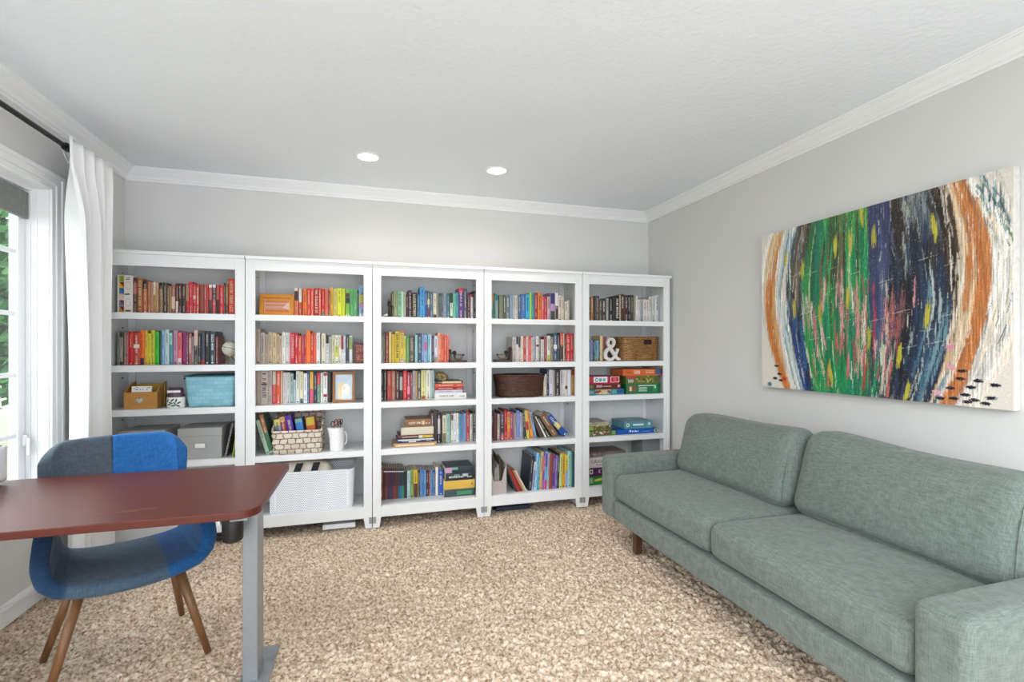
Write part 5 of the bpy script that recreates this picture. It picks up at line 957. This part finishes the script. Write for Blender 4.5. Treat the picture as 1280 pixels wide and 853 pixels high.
    field(64, .66, .86, .35, 1.02, ['#28221f', '#352c26', '#1f1c20', '#443a30', '#2c3040'], .014, .03, .3, .7); field(22, .70, .82, .72, 1, ['#7a8688', '#5c6a70', '#98a098', '#4a5860'], .012, .026, .1, .25, .9)
    field(80, .63, .85, -.05, .55, ['#14161e', '#1c2026', '#20304a', '#1a2438', '#2c4458'], .014, .028, .3, .7); field(22, .6, .88, .0, .9, ['#4a5468', '#687888', '#3a4a6a', '#98a0a0', '#2c5068'], .003, .012, .06, .25, 1.1, .05, .8)
    field(26, .74, .87, .0, .5, ['#3c6478', '#6a8c98', '#24405c', '#a8b8b8'], .005, .014, .15, .4, .8); field(20, .5, .66, -.05, .28, ['#1a2c3a', '#2a5a5a', '#a8b8a0', '#d0d0b8', '#0f5a44'], .006, .016, .1, .3, .8)
    for u, v0, v1, w_, c in ((.30, .22, .5, .016, '#c87880'), (.27, .38, .58, .016, '#b89088'), (.43, .24, .64, .017, '#d06878'), (.435, .3, .62, .009, '#e49aa4'), (.50, .12, .56, .015, '#d88a8c'), (.53, .15, .55, .018, '#dca098'), (.535, .06, .3, .011, '#b83038'), (.575, .2, .52, .010, '#a82c38'), (.64, .28, .52, .026, '#a86868'), (.67, .32, .55, .022, '#8a5a5c'), (.61, .3, .48, .013, '#c88a84'), (.62, .1, .32, .013, '#d0c8b0'), (.65, .12, .3, .011, '#b0a890'), (.56, .05, .24, .010, '#7a4a3a'), (.47, .5, .78, .008, '#d8d8b0')): stroke(u, v0, v1, w_, c, 1.0, .004, .85)
    field(56, .24, .72, .06, .65, ['#d89aa0', '#e0d8c8', '#c8605c', '#c8c0b0', '#b04850', '#d8b0a0'],   .003, .011, .05, .2, 1.0, .05, .85)
    for u, v in ((.14, .8), (.24, .72), (.40, .84), (.47, .84), (.52, .98), (.57, .83), (.46, .55), (.55, .32), (.68, .22), (.76, .4), (.79, .82), (.92, .62), (.74, .03), (.33, .45), (.36, .12), (.20, .5)): stroke(u, v-.05, v+.05, .0125, '#b4aa34', .35, 0, .9)
    field(30, .85, .92, .05, .98, ['#d8c0a0', '#c8a880', '#e0d4c4'], .008, .02, .25, .7)
    field(18, .87, .925, .45, 1.02, ['#c88a4c', '#b8743c', '#d8b088', '#a86830', '#d8c0a0'], .008, .017, .2, .5); field(18, .905, .935, .02, .62, ['#b8703c', '#a86030', '#c07c48'], .010, .018, .35, .6)
    field(26, .81, .86, .55, 1, ['#241c18', '#3a2c22', '#54402c'], .007, .014, .12, .4); field(14, .82, .87, .5, 1, ['#c8bca8', '#e0d8cc'], .003, .008, .05, .2, 1)
    field(40, .95, 1.0, .70, 1, ['#3a7078', '#28504c', '#6a9a9c', '#c8ccc8', '#485a68', '#3a7a50'], .003, .008, .03, .14, .8, .3)
    field(40, .94, 1.02, -.02, .8, ['#ece8e2', '#dcd8d0', '#c8c4bc', '#e0d0b8'], .006, .016, .06, .3); field(40, .88, 1.0, .2, .9, ['#6a7478', '#8a8a84', '#4a4c50'], .001, .0025, .02, .12, .6)
    field(18, .03, .97, 0, 1, ['#e4e0d4', '#d8d4c8'], .0012, .003, .02, .06, 1.0, .2, .6)
    for u, v in ((.095, .14), (.11, .09), (.085, .06), (.12, .05), (.83, .075), (.86, .12), (.875, .05), (.89, .085), (.9, .03), (.84, .03), (.93, .02), (.865, .155), (.955, .10), (.91, .115), (.80, .025), (.88, .02), (.945, .045)):
        m = ((U-u)/.0145)**2+((Vv-v)/.0075)**2 < 1+.25*fine; A[m] = L3('#15132c'); Hh[m] = .002
    for u, v, c in ((.83, .26, '#d088a0'), (.835, .17, '#d898a8'), (.79, .05, '#d8a0b8'), (.14, .06, '#b82430'), (.05, .02, '#3a7088')):
        m = ((U-u)/.013)**2+((Vv-v)/.013)**2 < 1+.4*fine; A[m] = L3(c)
    # palette-knife ridges and dry specks
    for _ in range(28):
        u, v = rn.uniform(.2, .9), rn.uniform(.25, .75); l = rn.uniform(.01, .035); m = (np.abs(Vv-v-.25*(U-u)) < .0018) & (np.abs(U-u) < l) & (fine > -.6)
        A[m] = A[m]*.55+L3('#dcd6c6')*.45; Hh[m] += .001
    m = rs.random((nz, nx)) > .99; A[m] = A[m]*.6+L3('#d8d0c0')*.4
    A *= (1+.05*fine)[..., None]; Hh += .00018*fine
    return np.clip(A, 0, 1), Hh
def painting():
    Y0, Y1, Z0, Z1 = 1.292, 2.583, 1.036, 2.013; W_m, H_m = Y1-Y0, Z1-Z0; th = .04; nx, nz = 470, 360
    A, Hh = painted(nx, nz); U, Vv = np.meshgrid(np.linspace(0, 1, nx), np.linspace(0, 1, nz))
    t = thing('canvas_painting', 'large abstract painting of green, navy and orange strokes on the wall above the sofa', 'painting', (XR-.002, (Y0+Y1)/2, (Z0+Z1)/2))
    co = np.zeros((nz, nx, 3), np.float32); co[..., 0] = -th-np.clip(Hh, -.001, .004)-.0012; co[..., 1] = W_m/2-U*W_m; co[..., 2] = Vv*H_m-H_m/2
    i, j = np.meshgrid(np.arange(nz-1), np.arange(nx-1), indexing='ij'); a = (i*nx+j).ravel(); F = np.stack([a, a+1, a+nx+1, a+nx], -1).astype(np.int32)
    me = bpy.data.meshes.new('painted_front'); me.vertices.add(nz*nx); me.vertices.foreach_set('co', co.ravel()); me.loops.add(F.size); me.loops.foreach_set('vertex_index', F.ravel()); me.polygons.add(len(F)); me.polygons.foreach_set('loop_start', np.arange(0, F.size, 4, dtype=np.int32)); me.update(calc_edges=True)
    ca = me.color_attributes.new('Col', 'FLOAT_COLOR', 'POINT'); ca.data.foreach_set('color', np.concatenate([A, np.ones((nz, nx, 1))], -1).astype(np.float32).ravel())
    obj_me('painted_front', me, 'paint', t, smooth=True)
    b = NB(); box(b, -th, 0, -W_m/2, W_m/2, -H_m/2, H_m/2); obj('stretched_canvas', b, 'canvas_edge', t, bevel=.002)
painting()

# ---------------------------------------------------------------- curtain and rod
RX, RZ = -1.5, 2.328
t = thing('curtain_rod', 'black metal curtain rod above the window', 'curtain rod', (RX, 2, RZ))
b = NB(); tube(b, [(0, -1.3, 0), (0, 1.44, 0)], .0125, 16); obj('rod', b, 'rod', t, smooth=True)
b = NB(); tube(b, [(0, 1.06, 0), (0, 1.1, 0)], .021, 20); obj('ring_collar', b, 'rod', t, smooth=True, bevel=.003)
b = NB(); tube(b, [(0, 1.4, 0), (-.118, 1.4, 0)], .008, 10); tube(b, [(-.112, 1.4, 0), (-.119, 1.4, 0)], .028, 20); obj('wall_bracket', b, 'rod', t, smooth=True)
b = NB(); bmesh.ops.create_uvsphere(b, u_segments=16, v_segments=10, radius=.02, matrix=Matrix.Translation((0, 1.45, 0))); obj('finial', b, 'rod', t, smooth=True)
t = thing('curtain', 'long white curtain gathered between the window and the bookcases', 'curtain', (RX, 3.252, 0))
b = NB()
def cur(u, v):
    z = .015+v*(RZ+.035-.015); pin = max(0, (v-.9)/.1)
    Wd = .43-.09*math.sin(PI*min(1, v*1.05))**2+.02*(1-v); y = (u-.5)*Wd; ph = u*2*PI*4.6
    amp = .044*(1-.5*pin)*(.75+.35*math.sin(3*u+1)); x = amp*math.sin(ph+.5*math.sin(2.2*v+u*4))+.012*math.sin(ph*.5+v*2)
    k = min(1, max(0, (v-.84)/.1)); x = x*(1-.55*k)+.014+.022*k
    y += (.03*(1-k)-.045*k)*(1-u)
    return (x+.004, y+.012*math.sin(ph*2+v)*.5, z)
grid(b, cur, 110, 60); obj('pleated_panel', b, 'curtain', t, smooth=True, solid=.002)
b = NB()
grid(b, lambda u, v: (.022*math.sin(PI*(.5+v))+.003, -.185+.016*u+.012*(1-abs(2*v-1)), RZ-.085+.1*abs(2*v-1)), 4, 14); obj('tab_loop', b, 'curtain', t, smooth=True, solid=.002)

# ---------------------------------------------------------------- standing desk
DX0, DX1, DY0, DY1, DZ = -1.575, -.362, 1.83, 2.545, .735
def desk():
    t = thing('standing_desk', 'cherry red standing desk on grey steel legs in front of the window', 'desk', (DX1, DY0, 0))
    W_m, D_m = DX1-DX0, DY1-DY0; b = NB(); pl = []
    def arc(cx, cy, r, a0, a1, n=10): return [(cx+r*math.cos(a0+(a1-a0)*k/n), cy+r*math.sin(a0+(a1-a0)*k/n)) for k in range(n+1)]
    pl = arc(-.075, .075, .075, -PI/2, 0)+arc(-.03, D_m-.03, .03, 0, PI/2)+arc(-W_m+.03, D_m-.03, .03, PI/2, PI)+arc(-W_m+.075, .075, .075, PI, 1.5*PI)
    prism(b, pl, 'z', DZ-.027, DZ); top = obj('desktop', b, 'desk', t, bevel=.0035, segs=3)
    rn = random.Random(2); P = [(-.52+.16*rn.random(), .10+.03*rn.random()) for _ in range(10)]
    b = NB()
    for x, y in P: v = [b.verts.new((x+a, y+c, DZ+.0003)) for a, c in ((0, 0), (.03, .004), (.032, .0055), (.002, .0015))]; b.faces.new(v)
    obj('scuff_marks', b, mat('scuff', '#b08a72', .6), top)
    for x in (-.097, -.975):
        ly = .34; b = NB(); box(b, x-.0, x+.053, ly-.11, ly+.0, .013, DZ-.04); lg = obj('leg', b, 'steel', t, bevel=.004)
        b = NB(); prism(b, [(x-.012, .05), (x+.093, .05), (x+.093, .46), (x-.012, .46)], 'z', .002, .014); obj('foot', b, 'steel', t, bevel=.003)
        b = NB(); box(b, x, x+.054, .06, .66, DZ-.05, DZ-.0272); obj('top_bracket', b, 'steel', t)
    b = NB(); box(b, -.957, -.06, .32, .36, DZ-.06, DZ-.03); box(b, -.957, -.06, .42, .46, DZ-.06, DZ-.03); obj('crossbar', b, 'black', t)
    b = NB(); lathe(b, [(.03, DZ-.15), (.034, DZ-.145), (.036, DZ-.028)], 28, (-.112, .16), 1, 1.1); obj('motor_housing', b, 'black', t, smooth=True, bevel=.002)
    b = NB(); box(b, -.157, -.149, .14, .2, DZ-.085, DZ-.028); obj('bracket_clip', b, 'whiteplastic', t)
desk()
t = thing('desktop_printer', 'white box-shaped device on the desk by the window', 'printer', (-1.49, 2.33, DZ+.001)); t['label'] = 'white squared device standing on the desk by the window'; t['category'] = 'device'; t.name = 'desk_device'
b = NB(); soft_box(b, .17, .30, .145, .01, (0, 0, 0), 8, (.0, .0, .084)); obj('casing', b, 'whiteplastic', t, smooth=True)
b = NB(); box(b, -.07, .07, -.13, .13, 0, .012); obj('foot_plate', b, 'black', t, bevel=.003); b = NB(); box(b, -.075, .075, -.13, .13, .156, .159); obj('top_edge', b, 'black', t)
b = NB(); tube(b, [(-1.585, 1.2, .07), (-1.57, 1.7, .045), (-1.578, 2.05, .03), (-1.57, 2.4, .10), (-1.575, 2.75, .12), (-1.58, 3.1, .05)], .004, 8); o = obj('cable', b, 'whiteplastic', smooth=True); tag(o, 'white cable running along the baseboard below the window', 'cable')
b = NB(); tube(b, [(-1.35, 3.64, .012), (-1.2, 3.66, .01), (-1.1, 3.7, .012), (-.98, 3.66, .012), (-.9, 3.68, .01)], .005, 8); o = obj('cable', b, 'black', smooth=True); tag(o, 'black cable lying under the bookcase by window', 'cable')

# ---------------------------------------------------------------- blue tub chair
def colour_mesh(o, fn):
    me = o.data; a = me.color_attributes.new('Col', 'FLOAT_COLOR', 'POINT')
    a.data.foreach_set('color', np.array([lin(fn(v.co)) for v in me.vertices], dtype=np.float32).ravel())
M['chairattr'] = fabric('chair_linen', 'attr', .22, 300)
def chair():
    t = thing('armchair', 'blue two-tone fabric tub chair with wooden legs behind the desk', 'chair', (-.982, 2.46, .008), math.radians(24.5))
    # seat pad whose sides sweep up into the arms
    path = [(-.268, .64), (-.283, .56), (-.288, .49), (-.272, .435), (-.235, .405), (-.17, .392), (-.09, .386), (0, .384), (.09, .386), (.17, .392), (.235, .405), (.272, .435), (.288, .49), (.283, .56), (.268, .64)]
    n = len(path)
    def shell(u, v):
        f = u*(n-1); i = min(int(f), n-2); g = f-i; x = path[i][0]*(1-g)+path[i+1][0]*g; z = path[i][1]*(1-g)+path[i+1][1]*g
        up = max(0, (z-.40)/.24); yf = -.30+.25*up**1.2+.05*(x/.28)**2*(1-min(1, up*3)); yb = .215+.055*up
        y = yf+(yb-yf)*v; sl = -.018*v*(1-min(1, up*2)); fr = -.012*(max(0, .15-v)/.15)**2
        return (.925*x*(1-.05*v), y, z+sl+fr)
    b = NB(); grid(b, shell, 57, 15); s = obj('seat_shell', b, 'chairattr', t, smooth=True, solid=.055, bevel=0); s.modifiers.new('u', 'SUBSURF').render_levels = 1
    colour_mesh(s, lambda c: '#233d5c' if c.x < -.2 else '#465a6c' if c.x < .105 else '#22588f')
    # padded seat cushion rise
    # backrest band wrapping round the rear, slate panel and blue panel
    def band(sg):
        def fn(u, v):
            s0 = -.02*sg-.004                                  # the two panels meet off centre
            x = xs = s0+(.2475-s0)*math.sin(u*PI/2)**.95; a = max(0, min(1, xs/.2475))
            y = .297-.026*a*a
            q = max(0, u-.55)/.45; y = y-.006*q
            top = .868-.004*a-.085*(1-math.sqrt(max(0, 1-(max(0, a-.68)/.32)**2))); lo = .585-.02*q
            z = lo+(top-lo)*v; back = .055*(v-.3)*(1-q)
            return (sg*x-.027, y+back, z)
        b = NB(); grid(b, fn, 26, 11); return b
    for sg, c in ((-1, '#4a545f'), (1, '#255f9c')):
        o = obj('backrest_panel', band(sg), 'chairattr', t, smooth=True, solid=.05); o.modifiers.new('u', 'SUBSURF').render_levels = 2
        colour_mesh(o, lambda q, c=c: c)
    for sx in (-1, 1):
        for sy in (-1, 1):
            b = NB(); tube(b, [(sx*.15, sy*.14-.02, .372), ((sx*.25, -.262, -.004) if sy < 0 else (-.272 if sx < 0 else .208, .11 if sx < 0 else .16, -.004))], [.0205, .0125], 14); obj('leg', b, 'walnut', t, smooth=True)
    b = NB(); box(b, -.17, .17, -.15, .15, .345, .37); obj('under_frame', b, 'black', t, bevel=.004)
chair()

# ---------------------------------------------------------------- garden outside the window
b = NB(); box(b, -40, XL-.3, -12, 40, -.62, -.6); o = struct('ground', b, 'lawn')
def tree(x, y, h, r, label, seed):
    rn = random.Random(seed); t = thing('garden_tree', label, 'tree', (x, y, -.6), 0, 'trees outside the window')
    b = NB(); tube(b, [(0, 0, 0), (.05, .03, h*.3), (-.05, .05, h*.6), (0, 0, h*.85)], [.16, .13, .09, .03], 10)
    for k in range(7): a = rn.uniform(0, 6.3); z0 = h*rn.uniform(.25, .6); tube(b, [(0, 0, z0), (r*.5*math.cos(a), r*.5*math.sin(a), z0+h*.12), (r*.85*math.cos(a), r*.85*math.sin(a), z0+h*.2)], [.06, .04, .015], 6)
    obj('trunk', b, 'bark', t, smooth=True)
    vs, fs = [], []
    for _ in range(6500):
        d = Vector((rn.gauss(0, 1), rn.gauss(0, 1), rn.gauss(0, 1))).normalized()*rn.random()**.4
        p = Vector((d.x*r, d.y*r, h*.56+d.z*h*.46)); n = Vector((rn.gauss(0, 1), rn.gauss(0, 1), rn.gauss(0, 1.2))).normalized(); u = n.orthogonal().normalized(); v = n.cross(u); s = rn.uniform(.1, .19)
        k = len(vs); vs += [p-u*s, p+v*s*.5-u*s*.1, p+u*s, p-v*s*.5-u*s*.1]; fs.append((k, k+1, k+2, k+3))
    me = bpy.data.meshes.new('foliage'); me.from_pydata(vs, [], fs); o = obj_me('foliage', me, 'leaf', t)
tree(-7.2, 11.2, 5.6, 1.6, 'leafy green tree close outside the window', 1); tree(-12.5, 17.5, 8, 2.4, 'taller leafy tree further out in the garden', 2); tree(-10.5, 14, 3.6, 1.4, 'low rounded leafy tree outside the window', 3)
for x, y, h, r, lb, sd in ((-9, 4.5, 5.2, 1.7, 'leafy tree across the lawn, facing the desk', 4), (-14, 9.5, 7.5, 2.3, 'tall leafy tree at the back of the garden', 5), (-12, .5, 6, 2, 'leafy tree further along the lawn, behind the photographer', 6), (-17, 14, 8.5, 2.6, 'tallest leafy tree at the far corner of garden', 7)): tree(x, y, h, r, lb, sd)
